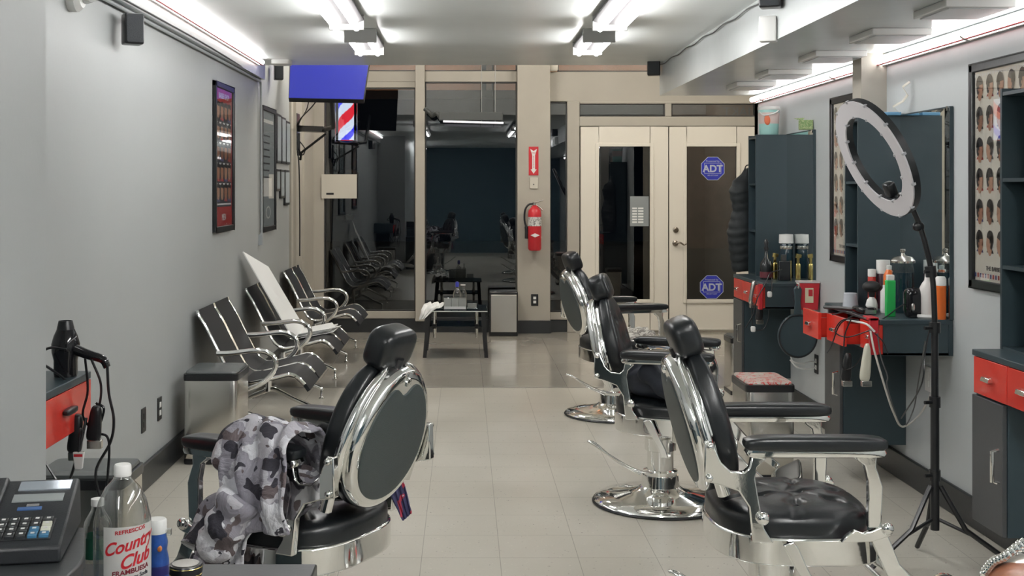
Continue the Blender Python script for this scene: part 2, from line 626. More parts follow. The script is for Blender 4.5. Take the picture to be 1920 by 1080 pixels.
# outside at night: pavement, street, sign board over the window, dim building opposite
struct('ground_outside', MB().box(-9, 12, 12.3, 34, -0.12, -0.04), M('asphalt', (0.03, 0.03, 0.032), 0.8, bump=0.3))
struct('wall_outside_building', MB().box(5.2, 16, 30, 30.5, -0.1, 9), M('brown_brick', (0.20, 0.13, 0.10), 0.8, var=0.3, vscale=2))
struct('canopy_outside', MB().box(-1.7, 4, 12.55, 12.75, Z(163) - 0.005, 3.6), M('tan_board', (0.75, 0.42, 0.26), 0.7, var=0.1, vscale=3))
struct('canopy_frame_outside', MB().box(-1.7, 4, 12.5, 12.55, Z(165) - 0.08, Z(163)).box(0.18, 0.23, 12.4, 12.55, 2.4, 3.6).box(0.29, 0.31, 12.4, 12.55, 2.4, 3.6), M('dark_bronze2', (0.02, 0.02, 0.02), 0.5))
for nm, loc, rot, pw, sx, sy, c in (('board_fill', (0.6, 12.3, 3.45), (PI / 2.6, 0, 0), 40, 4, 0.1, (1, 0.72, 0.5)), ('building_fill', (7, 24, 7), (PI / 3, 0, 0), 150, 1, 1, (1, 0.7, 0.5))):  # unseen warm area lights added to light the board and the building
    ld = bpy.data.lights.new(nm, 'AREA')
    ld.shape = 'RECTANGLE'
    ld.size, ld.size_y, ld.energy, ld.color = sx, sy, pw, c
    lo = bpy.data.objects.new(nm, ld)
    lo.location, lo.rotation_euler = loc, rot
    COL.objects.link(lo)

# ------------------------------------------------------------------ ceiling tubes and strips
def fixture(x, y0, y1, label, short=False):
    t = thing('fluorescent_fixture', label, 'ceiling light', (x, (y0 + y1) / 2, ZC), 'two tube ceiling fixtures')
    hz = 0.045
    hb = MB().box(x - 0.045, x + 0.045, y0 + 0.02, y1 - 0.01, ZC - hz, ZC)
    hb.prism([(x - 0.095, ZC - 0.03), (x - 0.045, ZC - 0.05), (x + 0.045, ZC - 0.05), (x + 0.095, ZC - 0.03), (x + 0.095, ZC - 0.022), (x - 0.095, ZC - 0.022)], y0 + 0.01, y1 - 0.01, 'y')
    obj('housing', hb, lampg, t, bev=0.003)
    for yy in (y0, y1):
        obj('end_plate', MB().box(x - 0.095, x + 0.095, yy - 0.008, yy + 0.008, ZC - 0.082, ZC), lampe, t, bev=0.004)
    for sx in (-0.055, 0.055):
        obj('lamp_tube', MB().cyl((x + sx, y0 + 0.025, ZC - 0.075), (x + sx, y1 - 0.02, ZC - 0.075), 0.0150, seg=16), tube_m, t)
    return t
fixture(-0.633, 4.70, 6.47, 'two tube ceiling light over the waiting bench side, nearer of the left pair')
fixture(-0.606, 7.02, 7.68, 'short two tube ceiling light, farther of the left pair')
fixture(0.79, 4.55, 6.50, 'two tube ceiling light over the barber chairs, nearer of the right pair')
fixture(0.79, 7.02, 7.68, 'short two tube ceiling light, farther of the right pair')
def rear_fill_fixture(x, y0, y1, label):  # added to brighten the foreground; no such lamps seen
    t = thing('fluorescent_fixture', label, 'ceiling light', (x, (y0 + y1) / 2, ZC))
    obj('housing', MB().box(x - 0.07, x + 0.07, y0, y1, ZC - 0.05, ZC), lampw, t)
    for sx in (-0.04, 0.04):
        obj('lamp_tube', MB().cyl((x + sx, y0 + 0.02, ZC - 0.07), (x + sx, y1 - 0.02, ZC - 0.07), 0.0175, seg=12), rear_fill_m, t)
rear_fill_fixture(1.25, 0.3, 2.7, 'added two tube fill lamp over the photographer on the right, out of the picture')
rear_fill_fixture(-0.86, -1.6, 0.8, 'added two tube fill lamp behind the photographer on the left, out of the picture')
for x in (-0.6, 1.9):  # lamps put in to brighten the storefront zone, none seen
    t = thing('fluorescent_fixture', 'added two tube fill lamp in the raised ceiling over the storefront, %s side, out of the picture' % ('left' if x < 0 else 'right'), 'ceiling light', (x, 10.2, 3.3))
    obj('housing', MB().box(x - 0.10, x + 0.10, 9.6, 10.82, 3.25, 3.3), lampw, t)
    for sx in (-0.05, 0.05):
        obj('lamp_tube', MB().cyl((x + sx, 9.62, 3.23), (x + sx, 10.8, 3.23), 0.0175, seg=12), front_fill_m, t)
t = thing('strip_light', 'long glowing strip light along the left wall just below the ceiling', 'strip light', (-1.44, 6, 2.36))
obj('lamp_tube', MB().cyl((-1.445, 3.1, 2.345), (-1.445, 8.60, 2.345), 0.017, seg=12), strip_m, t)
obj('channel', MB().box(-1.48, -1.465, 3.1, 8.62, 2.325, 2.372), lampw, t)
obj('edge_strip', MB().box(-1.452, -1.44, 3.1, 8.62, 2.3235, 2.327), redp, t)
t = thing('strip_light', 'long glowing strip light along the right wall under the soffit', 'strip light', (2.13, 5, 2.1))
for a, b in ((-1.2, 1.15), (1.2, 3.55), (3.6, 5.38), (5.42, 7.2), (7.24, 8.85)):
    obj('lamp_tube', MB().cyl((2.125, a, 2.095), (2.125, b, 2.095), 0.019, seg=12), strip_m, t)
    obj('bracket', MB().tube([(2.165, b - 0.3, 2.13), (2.15, b - 0.3, 2.075), (2.125, b - 0.3, 2.07), (2.10, b - 0.3, 2.085)], 0.006, smooth=4), steel, t)
obj('channel', MB().box(2.148, 2.168, -1.2, 8.87, 2.07, 2.125), lampw, t)
obj('edge_strip', MB().box(2.118, 2.132, -1.2, 8.87, 2.0705, 2.074), redp, t)
for i, yy in enumerate((4.57, 5.36, 6.2, 7.15, 7.95)):
    t = thing('panel_light', 'unlit square panel lamp under the right soffit, %s' % ['nearest of five', 'second from the camera', 'third from the camera', 'fourth from the camera', 'farthest, by the storefront'][i], 'ceiling lamp', (1.9, yy, 2.135), 'square panels under the soffit')
    obj('frame', MB().box(1.77, 2.03, yy - 0.16, yy + 0.16, 2.105, 2.135), lampw, t, bev=0.004)
    obj('diffuser', MB().box(1.79, 2.01, yy - 0.14, yy + 0.14, 2.101, 2.106), M('frosted_panel', (0.42, 0.43, 0.43), 0.3), t)
# conduits and wires
cg = M('conduit_grey', (0.34, 0.36, 0.37), 0.4)
t = MB().tube([(XL + 0.02, 3.0, 2.235), (XL + 0.02, 8.9, 2.235), (XL + 0.02, 8.93, 2.16), (XL + 0.02, 8.95, 1.07)], 0.009)
t.box(XL, XL + 0.03, 8.93, 8.97, 1.02, 1.10)
tag(obj('wire_conduit', t, cg), 'thin grey conduit along the top of the left wall, turning down to a box', 'conduit')
tag(obj('wire', MB().tube([(XL + 0.03, 3.0, 2.262), (XL + 0.06, 5, 2.256), (XL + 0.06, 7, 2.258), (XL + 0.03, 8.85, 2.25)], 0.005, smooth=6), M('dark_wire', (0.05, 0.05, 0.05), 0.5)), 'dark wire running under the left ceiling box', 'wire')
wp = []
for i in range(24):
    wp.append((1.445, 2.2 + i * 0.28, ZC - 0.02 - 0.012 * (i % 2)))
tag(obj('wire', MB().tube(wp + [(1.44, 8.9, 2.36)], 0.004, seg=6, smooth=3), M('dark_wire', (0.05, 0.05, 0.05), 0.5)), 'speaker wire tacked along the top corner of the right soffit', 'wire')
tag(obj('wire_duct', MB().box(XL + 0.02, XL + 0.045, 10.62, 10.66, 0.3, 3.2).box(XL + 0.02, XL + 0.04, 11.2, 11.23, 0.3, 3.2), wall_beige), 'beige vertical wire ducts on the front left side wall', 'wire duct')


def speaker(c, w_, h_, d_, rz, label):
    c = Vector(c)
    t = thing('wall_speaker', label, 'speaker', c, 'small black wall speakers')
    R = Matrix.Rotation(rz, 3, 'Z')
    obj('cabinet', MB().sup(c, (w_ / 2, d_ / 2, h_ / 2), 0.15, 0.2, 24, 12, R=R), blackp, t)
    obj('grille', MB().sup(c + R @ Vector((0, -d_ / 2, 0)), (w_ * 0.43, 0.006, h_ * 0.45), 0.15, 0.15, 20, 8, R=R), M('speaker_grille', (0.03, 0.035, 0.04), 0.6, bump=0.5, bscale=400), t)
    obj('bracket', MB().tube([c + R @ Vector((0, d_ / 2 - 0.01, 0.02)), c + R @ Vector((0, d_ / 2 + 0.05, h_ * 0.4)), c + R @ Vector((0, d_ / 2 + 0.07, h_ * 0.6))], 0.006), blackp, t)
    return t
speaker((-1.455, 5.27, 2.137), 0.085, 0.135, 0.085, 0.5, 'small black speaker high on the left wall near the white round lamp')
speaker((-1.46, 9.45, 2.36), 0.07, 0.13, 0.08, 0.3, 'small black speaker at the far end of the left wall near the screen')
speaker((1.40, 8.85, 2.345), 0.095, 0.145, 0.08, -0.2, 'small black speaker at the front end of the right soffit')
speaker((1.405, 5.5, 2.33), 0.10, 0.13, 0.08, -0.35, 'small black speaker on the soffit above a white siren')
t = thing('siren', 'white alarm siren box on the side of the right soffit', 'siren', (1.43, 5.62, 2.14))
R = Matrix.Rotation(-0.4, 3, 'Z')
obj('body', MB().sup((1.425, 5.62, 2.185), (0.04, 0.03, 0.06), 0.12, 0.2, 20, 10, R=R), white, t)
obj('side_shell', MB().sup((1.455, 5.63, 2.185), (0.012, 0.035, 0.055), 0.2, 0.2, 16, 8), M('grey_plastic', (0.35, 0.35, 0.35), 0.4), t)
t = thing('wall_lamp', 'round white wall lamp at the top left corner', 'lamp', (-1.5, 4.66, 2.15))
obj('base', MB().lathe([(0.06, 0), (0.062, 0.03), (0.045, 0.05), (0.0, 0.052)], (XL, 4.66, 2.185), 28, axis=(1, 0, 0)), white, t)
obj('dome', MB().lathe([(0.035, 0), (0.04, 0.02), (0.03, 0.045), (0.0, 0.055)], (XL + 0.045, 4.68, 2.20), 24, axis=(1, -0.4, -0.2)), M('frosted_dome', (0.55, 0.56, 0.56), 0.2), t)

# ------------------------------------------------------------------ framed posters
skin = [M('skin_print_%d' % i, c, 0.5) for i, c in enumerate([(0.42, 0.20, 0.12), (0.30, 0.13, 0.07), (0.50, 0.28, 0.18)])]
hairm = M('hair_print', (0.02, 0.016, 0.015), 0.5)
cloth_p = [M('shirt_print_%d' % i, c, 0.5) for i, c in enumerate([(0.08, 0.09, 0.25), (0.4, 0.05, 0.05), (0.03, 0.03, 0.03)])]


frame_glass = mat_thin('frame_glass', (0.95, 0.95, 0.95), 0.05, tmax=0.35)


def poster(label, xw, sgn, ya, yb_, z0, z1, style):
    """framed poster on a side wall: xw wall plane, sgn normal direction, ya = nearer edge"""
    t = thing('framed_poster', label, 'poster', (xw, (ya + yb_) / 2, z0), 'framed barber posters')
    f = MB()
    fw, d = 0.035, 0.022
    a, b = min(ya, yb_), max(ya, yb_)
    x0, x1 = sorted((xw, xw + sgn * d))
    f.box(x0, x1, a, a + fw, z0, z1).box(x0, x1, b - fw, b, z0, z1).box(x0, x1, a, b, z0, z0 + fw).box(x0, x1, a, b, z1 - fw, z1)
    obj('frame', f, blackp, t, bev=0.004)
    p = MB()
    W, H = b - a - 2 * fw, z1 - z0 - 2 * fw
    # u runs left to right as seen by someone facing the wall
    def T(u, v, k=0):
        y = (a + fw + u) if sgn < 0 else (b - fw - u)
        if sgn < 0:
            y = b - fw - u
        else:
            y = a + fw + u
        return (xw + sgn * (0.008 + 0.0006 * k), y, z0 + fw + v)
    def rect(u0, v0, u1, v1, mi, k=0):
        p.poly([T(u0, v0, k), T(u1, v0, k), T(u1, v1, k), T(u0, v1, k)], mi)
    def ell(u, v, ru, rv, mi, k, a0=0, a1=2 * PI, n=14):
        p.poly([T(u + ru * math.cos(a0 + (a1 - a0) * i / n), v + rv * math.sin(a0 + (a1 - a0) * i / n), k) for i in range(n)], mi)
    ms = [M('poster_bg_' + style, {'grid': (0.74, 0.71, 0.62), 'red': (0.42, 0.03, 0.03), 'menu': (0.30, 0.34, 0.36)}[style], 0.45)] + skin + [hairm] + cloth_p + [paper, M('print_dark', (0.05, 0.05, 0.06), 0.5)]
    rect(0, 0, W, H, 0)
    if style == 'grid':
        rows, cols = 6, 6
        ch, cw = (H - 0.10) / rows, W / cols
        gs = 1.14
        for r in range(rows):
            for c in range(cols):
                u, v = (c + 0.5) * cw, 0.09 + (r + 0.5) * ch
                s = random.choice((-1, 1))
                k = random.randrange(3)
                ell(u, v - ch * 0.02, cw * 0.36, ch * 0.42, 8 if random.random() < 0.2 else 0, 1)
                ell(u, v - ch * 0.30, cw * 0.34, ch * 0.15, 5 + random.randrange(3), 2, 0, PI)
                ell(u, v - ch * 0.16, cw * 0.17 * gs, ch * 0.2 * gs, 1 + k, 3)
                ell(u + s * cw * 0.05, v + ch * 0.02, cw * 0.25 * gs, ch * 0.30 * gs, 1 + k, 4)
                p.poly([T(u + s * cw * 0.26, v + ch * 0.05, 4), T(u + s * cw * 0.35, v - ch * 0.05, 4), T(u + s * cw * 0.24, v - ch * 0.08, 4)], 1 + k)
                ell(u - s * cw * 0.02, v + ch * 0.10, cw * 0.29 * gs, ch * 0.30 * gs, 4, 5, 0.15 if s > 0 else -0.2, PI + (0.2 if s > 0 else -0.15))
                ell(u - s * cw * 0.15, v + ch * 0.05, cw * 0.13 * gs, ch * 0.20 * gs, 4, 5)
                ell(u - s * cw * 0.06, v - ch * 0.02, cw * 0.04, ch * 0.06, 1 + k, 6)
        for c in range(24):
            rect(W * c / 24, 0.012, W * (c + 0.6) / 24, 0.030, 6 if c % 2 else 5, 2)
            rect(W * c / 24, H - 0.022, W * (c + 0.5) / 24, H - 0.010, 8, 2)
    elif style == 'red':
        rect(W * 0.06, H * 0.14, W * 0.94, H * 0.90, 9, 1)
        for r in range(5):
            v = H * (0.16 + 0.148 * r)
            rect(W * 0.06, v - 0.006, W * 0.94, v + 0.004, 8, 2)
            for c in range(4):
                u = W * (0.17 + 0.22 * c)
                k = random.randrange(3)
                ell(u, v + 0.075, W * 0.085, 0.05, 1 + k, 3)
                ell(u, v + 0.098, W * 0.09, 0.035, 4, 4, 0, PI)
                ell(u, v + 0.012, W * 0.10, 0.03, 5 + random.randrange(3), 2, 0, PI)
    else:
        for r in range(9):
            v = H * (0.30 + 0.06 * r)
            rect(W * 0.10, v, W * (0.6 + 0.03 * (r % 3)), v + 0.012, 9, 1)
        rect(W * 0.12, H * 0.26, W * 0.8, H * 0.42, 8, 2)
        rect(W * 0.1, H * 0.9, W * 0.9, H * 0.93, 8, 2)
        ell(W * 0.5, H * 0.12, W * 0.2, 0.05, 8, 2)
        ell(W * 0.5, H * 0.12, W * 0.15, 0.038, 0, 3)
    obj('print', p, ms, t, flat=True)
    obj('cover_glass', MB().box(*sorted((xw + sgn * 0.0135, xw + sgn * 0.0136)), a + fw, b - fw, z0 + fw, z1 - fw), frame_glass, t)
    if style == 'grid':
        text('caption', 'THE BARBER HAIRSTYLE GUIDE', 0.026, M('print_dark'), t, T(W * 0.5, 0.045, 3), Vector(T(1, 0)) - Vector(T(0, 0)), (0, 0, 1))
    if style == 'red':
        text('caption', 'BARBER SHOP', 0.05, paper, t, T(W * 0.5, H * 0.93, 3), Vector(T(1, 0)) - Vector(T(0, 0)), (0, 0, 1))
        text('caption', 'MEN', 0.06, paper, t, T(W * 0.5, H * 0.04, 3), Vector(T(1, 0)) - Vector(T(0, 0)), (0, 0, 1))
    return t
poster('large framed haircut chart on the right wall beside the nearest workstation', XR, -1, 4.46, 5.11, 1.02, 1.963, 'grid')
poster('framed haircut chart on the right wall between the two far workstations', XR, -1, 6.41, 7.05, 1.02, 1.965, 'grid')
poster('tall framed poster with red top and bottom on the left wall', XL, 1, 7.30, 7.90, 1.17, 2.10, 'red')
poster('framed grey price board farther along the left wall', XL, 1, 9.00, 9.65, 1.115, 2.07, 'menu')
for i, (a, b, z0, z1) in enumerate(((9.72, 9.95, 1.65, 2.05), (9.98, 10.2, 1.65, 2.04), (10.22, 10.45, 1.65, 2.02), (9.7, 9.88, 1.42, 1.60), (9.92, 10.12, 1.36, 1.60), (10.16, 10.42, 1.30, 1.60))):
    t = thing('framed_certificate', 'small dark framed certificate on the far left wall, %s row, %s' % ('upper' if i < 3 else 'lower', ['nearest', 'middle', 'farthest'][i % 3]), 'certificate', (XL, a, z0), 'small frames beyond the price board')
    obj('frame', MB().box(XL, XL + 0.018, a, b, z0, z1), blackp, t, bev=0.003)
    obj('print', MB().box(XL + 0.018, XL + 0.0185, a + 0.02, b - 0.02, z0 + 0.02, z1 - 0.02), M('poster_bg_menu'), t)

# ------------------------------------------------------------------ barber chairs (local: faces +X)
def make_chair():
    t = thing('barber_chair', '', 'barber chair')
    b = MB().lathe([(0.30, 0.0), (0.305, 0.012), (0.292, 0.026), (0.22, 0.040), (0.15, 0.052), (0.105, 0.066), (0.088, 0.08), (0.082, 0.13)], seg=56)
    obj('base', b, chrome, t)
    obj('base_trim', MB().lathe([(0.306, 0.001), (0.312, 0.006), (0.306, 0.014)], seg=56, cap=False), blackp, t)
    obj('column', MB().lathe([(0.075, 0.12), (0.078, 0.15), (0.06, 0.155), (0.06, 0.24), (0.072, 0.245), (0.072, 0.30), (0.05, 0.305), (0.05, 0.37)], seg=32), chrome, t)
    obj('pump_lever', MB().tube([(-0.03, -0.07, 0.15), (-0.10, -0.10, 0.165), (-0.20, -0.09, 0.21), (-0.30, -0.07, 0.265), (-0.325, -0.05, 0.272), (-0.29, -0.05, 0.262), (-0.20, -0.07, 0.20), (-0.08, -0.07, 0.14)], 0.006, smooth=5), chrome, t)
    # seat skirt
    out = []
    for i in range(64):
        a = 2 * PI * i / 64
        pw = lambda v, e: math.copysign(abs(v) ** e, v)
        e = 0.75 if math.cos(a) < 0 else 0.45
        out.append((0.035 + 0.238 * pw(math.cos(a), e), 0.262 * pw(math.sin(a), e)))
    obj('seat_skirt', MB().prism(out, 0.352, 0.432), chrome, t, bev=0.006)
    bts = [(0.13 * math.cos(PI * k / 3 + 0.3) + 0.03, 0.13 * math.sin(PI * k / 3 + 0.3)) for k in range(6)] + [(0.03, 0)]
    def dimple(p):
        if p.z > 0:
            for bx, by in bts:
                d = math.hypot(p.x - bx, p.y - by)
                p.z -= 0.020 * math.exp(-(d / 0.022) ** 2)
            # creases between buttons
            for bx, by in bts[:6]:
                L = math.hypot(bx - 0.03, by)
                ux, uy = (bx - 0.03) / L, by / L
                al = (p.x - 0.03) * ux + p.y * uy
                pe = abs(-(p.x - 0.03) * uy + p.y * ux)
                if 0 < al < 0.24:
                    p.z -= 0.007 * math.exp(-(pe / 0.008) ** 2)
        return p
    obj('seat_cushion', MB().sup((0.035, 0, 0.450), (0.230, 0.245, 0.060), 0.55, 0.72, 160, 64, fn=dimple), leather, t, sharp=80)
    bm_ = MB()
    for bx, by in bts:
        bm_.sup((bx + 0.035, by, 0.493), (0.011, 0.011, 0.006), 1, 1, 10, 6)
    obj('seat_buttons', bm_, leather2, t)
    # side plates
    rear = [(-.262, .712), (-.265, .601), (-.218, .59), (-.165, .572), (-.136, .527), (-.125, .424), (-.065, .424), (-.085, .455), (-.092, .467), (-.107, .543), (-.118, .609), (-.112, .64), (-.084, .667), (-.128, .672), (-.135, .64), (-.15, .627), (-.188, .63), (-.215, .655), (-.239, .712)]
    front = [(.165, .678), (.175, .66), (.195, .645), (.205, .60), (.205, .55), (.205, .467), (.242, .467), (.245, .53), (.247, .586), (.236, .62), (.228, .64), (.23, .678)]
    link = [(.125, .427), (.14, .447), (.165, .464), (.19, .455), (.212, .461), (.252, .478), (.275, .468), (.268, .447), (.212, .43)]
    low = [(.212, .445), (.262, .452), (.30, .36), (.40, .25), (.53, .15), (.515, .125), (.36, .225), (.265, .325)]
    for s in (-1, 1):
        def pl(pts, y, th):
            return MB().prism(pts, s * y - th / 2, s * y + th / 2, 'y')
        obj('rear_arm_support', pl(rear, 0.262, 0.026), chrome, t, bev=0.004)
        obj('front_arm_support', pl(front, 0.262, 0.024), chrome, t, bev=0.004)
        obj('front_link', pl(link, 0.272, 0.02), chrome, t, bev=0.003)
        obj('footrest_arm', pl(low, 0.25, 0.02), chrome, t, bev=0.003)
        for kx, kz, kr in ((-.098, .497, .019), (.256, .468, .018), (-.25, .612, .010), (-.248, .70, .010)):
            obj('bolt', MB().sup((kx, s * 0.283, kz), (kr, kr * 0.8, kr), 1, 1, 16, 10), chrome, t)
        obj('arm_rail', MB().sup((0.055, s * 0.262, 0.683), (0.20, 0.033, 0.012), 0.3, 0.25, 40, 8), chrome, t)
        obj('armrest_pad', MB().sup((0.055, s * 0.262, 0.708), (0.205, 0.04, 0.022), 0.5, 0.35, 48, 14), leather, t)
    # recline lever on the camera side
    lev = [(-.045, .425), (-.015, .435), (.0, .415), (.02, .37), (.055, .30), (.062, .27), (.035, .27), (.02, .31), (-.015, .37)]
    obj('recline_lever', MB().prism(lev, -0.300, -0.286, 'y'), chrome, t, bev=0.003)
    # footrest
    obj('footrest', MB().sup((0.56, 0, 0.15), (0.075, 0.22, 0.014), 0.3, 0.3, 32, 8, R=Matrix.Rotation(-0.5, 3, 'Y')), chrome, t)
    obj('footrest_tread', MB().sup((0.565, 0, 0.163), (0.06, 0.19, 0.008), 0.3, 0.3, 32, 8, R=Matrix.Rotation(-0.5, 3, 'Y')), blackp, t)
    obj('calf_bar', MB().tube([(0.30, -0.24, 0.30), (0.33, -0.2, 0.24), (0.33, 0.2, 0.24), (0.30, 0.24, 0.30)], 0.009, smooth=4), chrome, t)
    # backrest in a leaning frame: u up, w backwards
    lean = math.radians(15)
    U = Vector((-math.sin(lean), 0, math.cos(lean)))
    Wn = Vector((-math.cos(lean), 0, -math.sin(lean)))
    C0 = Vector((-0.137, 0, 0.532))
    def B(u, v, w_):
        return C0 + U * u + Vector((0, 1, 0)) * v + Wn * w_
    RT = Matrix(((Wn.x, 0, U.x), (0, 1, 0), (Wn.z, 0, U.z)))
    H2, W2 = 0.213, 0.200
    def ovl(k=1.0, notch=0, n=64):
        pts = []
        for i in range(n):
            a = 2 * PI * i / n
            v, u = math.sin(a) * W2 * k, math.cos(a) * H2 * k
            v *= 1.0 - 0.12 * (u / H2)            # a bit wider low down
            if notch:
                u -= notch * math.exp(-((v / 0.04) ** 2)) * (1 if u > 0 else 0)
            pts.append((u + H2, v))
        return pts
    def loft(rings, cap0=True, cap1=True):
        mb = MB()
        n = len(rings[0])
        vs = [q for r in rings for q in r]
        fs = []
        for j in range(len(rings) - 1):
            for i in range(n):
                k = (i + 1) % n
                fs.append((j * n + i, j * n + k, (j + 1) * n + k, (j + 1) * n + i))
        if cap0:
            fs.append(tuple(range(n - 1, -1, -1)))
        if cap1:
            fs.append(tuple((len(rings) - 1) * n + i for i in range(n)))
        return mb.add(vs, fs)
    ring = lambda k, w_, notch=0: [B(u, v, w_) for u, v in ovl(k, notch)]
    obj('back_shell', loft([ring(0.97, 0.035), ring(1.0, 0.045), ring(1.0, 0.075), ring(0.975, 0.09), ring(0.94, 0.096), ring(0.84, 0.098)]), chrome, t)
    obj('back_panel', loft([ring(0.85, 0.094, 0.045), ring(0.84, 0.1015, 0.045), ring(0.76, 0.104, 0.04)]), M('textured_back_panel', (0.040, 0.052, 0.052), 0.5, bump=0.4, bscale=350), t)
    obj('panel_rosette', MB().lathe([(0.014, 0), (0.012, 0.006), (0.0, 0.01)], B(H2 * 1.82, 0, 0.098), 16, axis=Wn), chrome, t)
    def bd(p):
        # p local: x = thickness, y = width, z = height
        p.y *= 1.0 - 0.12 * (p.z / H2)
        if p.x < 0:
            for zz in (-0.10, 0.0, 0.10):
                for yy in ((-0.07, 0.07) if zz == 0.0 else (-0.1, 0, 0.1)):
                    d = math.hypot(p.z - zz, p.y - yy)
                    p.x += 0.016 * math.exp(-(d / 0.02) ** 2)
        return p
    obj('backrest_cushion', MB().sup(B(H2 + 0.004, 0, 0.008), (0.044, W2 * 0.96, H2 * 1.0), 0.85, 0.5, 96, 48, R=RT, fn=bd), leather, t, sharp=80)
    obj('headrest_post', MB().tube([B(2 * H2 - 0.05, 0, 0.04), B(2 * H2 + 0.02, 0, 0.05)], 0.02).box(0, 0, 0, 0, 0, 0), blackp, t)
    obj('headrest', MB().sup(B(2 * H2 + 0.042, 0, 0.016), (0.046, 0.088, 0.062), 0.55, 0.5, 48, 24, R=RT @ Matrix.Rotation(0.12, 3, 'Y')), leather, t, sharp=80)
    for s in (-1, 1):
        st = MB()
        st.tube([B(0.03, s * 0.212, 0.05), B(0.10, s * 0.216, 0.055), B(0.20, s * 0.212, 0.058), B(0.29, s * 0.188, 0.058), B(0.36, s * 0.145, 0.058), B(0.405, s * 0.085, 0.055), B(0.42, s * 0.05, 0.045)], lambda q: 0.02 - 0.011 * q, smooth=5)
        obj('back_side_bar', st, chrome, t)
    return t

proto = make_chair()
CH = 'barber chairs'
proto['label'] = 'barber chair in the right foreground with tufted round seat, back to the left'
proto['group'] = CH
proto.location = (0.95, 3.70, 0)
c2 = dup(proto, (0.90, 5.50, 0), math.radians(-15), 'middle barber chair of the right row with black clothes on its seat', CH)
c1 = dup(proto, (0.95, 7.65, 0), math.radians(13), 'farthest barber chair of the right row, near the glass doors', CH)
c4 = dup(proto, (-0.455, 3.60, 0), math.radians(152), 'barber chair at left with a camouflage jacket over its arm, oval back to the camera', CH)


def chair_mat(loc, deg):
    return Matrix.Translation(loc) @ Matrix.Rotation(math.radians(deg), 4, 'Z')


def cloth_drape(path, x0, x1, nx=26, ny=40, fold=0.012, seed=0, taper=None):
    """sheet that follows a (y,z) path, running x0..x1 along local x, with soft folds"""
    random.seed(seed)
    ph = [random.uniform(0, 6) for _ in range(6)]
    P = [Vector((0, a, b)) for a, b in path]
    lens = [0]
    for i in range(1, len(P)):
        lens.append(lens[-1] + (P[i] - P[i - 1]).length)
    def smp(s):
        s *= lens[-1]
        for i in range(1, len(P)):
            if s <= lens[i] or i == len(P) - 1:
                k = (s - lens[i - 1]) / (lens[i] - lens[i - 1])
                return P[i - 1].lerp(P[i], k), (P[i] - P[i - 1]).normalized()
    mb = MB()
    vs = []
    for j in range(ny + 1):
        s = j / ny
        p, tg = smp(s)
        nn = Vector((0, -tg.z, tg.y))
        for i in range(nx + 1):
            u = i / nx
            a, b = (x0, x1) if taper is None else taper(s)
            x = a + (b - a) * u
            d = fold * (math.sin(u * 17 + ph[0] + 3 * math.sin(s * 5 + ph[1])) * 0.6 + math.sin(s * 21 + ph[2] + 4 * u) * 0.5 + math.sin(u * 31 + s * 13 + ph[3]) * 0.3)
            vs.append(Vector((x + 0.5 * d, p.y, p.z)) + nn * d)
    fs = []
    for j in range(ny):
        for i in range(nx):
            a = j * (nx + 1) + i
            fs.append((a, a + 1, a + nx + 2, a + nx + 1))
    return mb.add(vs, fs)


# camouflage jacket on the near arm of the left chair
MC = chair_mat((-0.455, 3.60, 0), 152)
MS = MC @ Matrix.Translation((-0.10, 0, 0))
t = thing('camouflage_jacket', 'grey and black camouflage jacket draped over the arm of the left barber chair', 'jacket', (-0.5, 3.4, 0.5))
jk = cloth_drape([(0.09, 0.60), (0.13, 0.68), (0.20, 0.775), (0.28, 0.785), (0.335, 0.745), (0.36, 0.66), (0.362, 0.56), (0.35, 0.50)], -0.16, 0.12, fold=0.013, seed=3,
                 taper=lambda s: (-0.175 + 0.02 * s, 0.05 + 0.0 * s))
obj('body', jk.xf(MC), camo, t, solid=0.012, sub=1)
def lump(c, rad, seed, amp=0.12, e=0.8, nu=48, nv=28, R=None):
    random.seed(seed)
    ph = [random.uniform(0, 6) for _ in range(6)]
    m = min(rad)
    def fn(p):
        q = 1 + amp * (math.sin(p.x * 40 + ph[0] + 2 * math.sin(p.z * 25)) * 0.5 + math.sin(p.z * 55 + ph[1] + p.y * 30) * 0.5 + math.sin(p.y * 48 + p.x * 20 + ph[2]) * 0.4)
        return p * q
    return MB().sup(c, rad, e, e, nu, nv, fn=fn, R=R)
hood = lump((0.15, 0.27, 0.705), (0.065, 0.085, 0.085), 4, 0.10)
hood.xf(MS)
obj('hood', hood, camo, t, sharp=80)
slv = MB().tube([(0.08, 0.36, 0.60), (0.12, 0.375, 0.52), (0.16, 0.37, 0.46), (0.20, 0.33, 0.42), (0.22, 0.36, 0.36)], lambda q: 0.06 - 0.012 * q + 0.006 * math.sin(q * 30), seg=20, smooth=8)
slv.xf(MS)
obj('sleeve', slv, camo, t, sharp=80)
slv = MB().tube([(-0.02, 0.22, 0.62), (0.02, 0.18, 0.57), (0.10, 0.15, 0.545), (0.17, 0.20, 0.54), (0.24, 0.27, 0.50), (0.25, 0.33, 0.42)], lambda q: 0.055 + 0.007 * math.sin(q * 26), seg=20, smooth=8)
slv.xf(MS)
obj('sleeve', slv, camo, t, sharp=80)
fl = cloth_drape([(0.10, 0.53), (0.20, 0.54), (0.29, 0.50), (0.315, 0.42), (0.32, 0.33)], 0.10, 0.27, fold=0.010, seed=8, taper=lambda s: (0.06 + 0.06 * s, 0.24 + 0.0 * s))
obj('front_flap', fl.xf(MS), camo, t, solid=0.008, sub=1)
dk = cloth_drape([(-0.08, 0.545), (0.02, 0.55), (0.08, 0.62), (0.10, 0.72), (0.14, 0.76)], -0.22, -0.08, fold=0.01, seed=5)
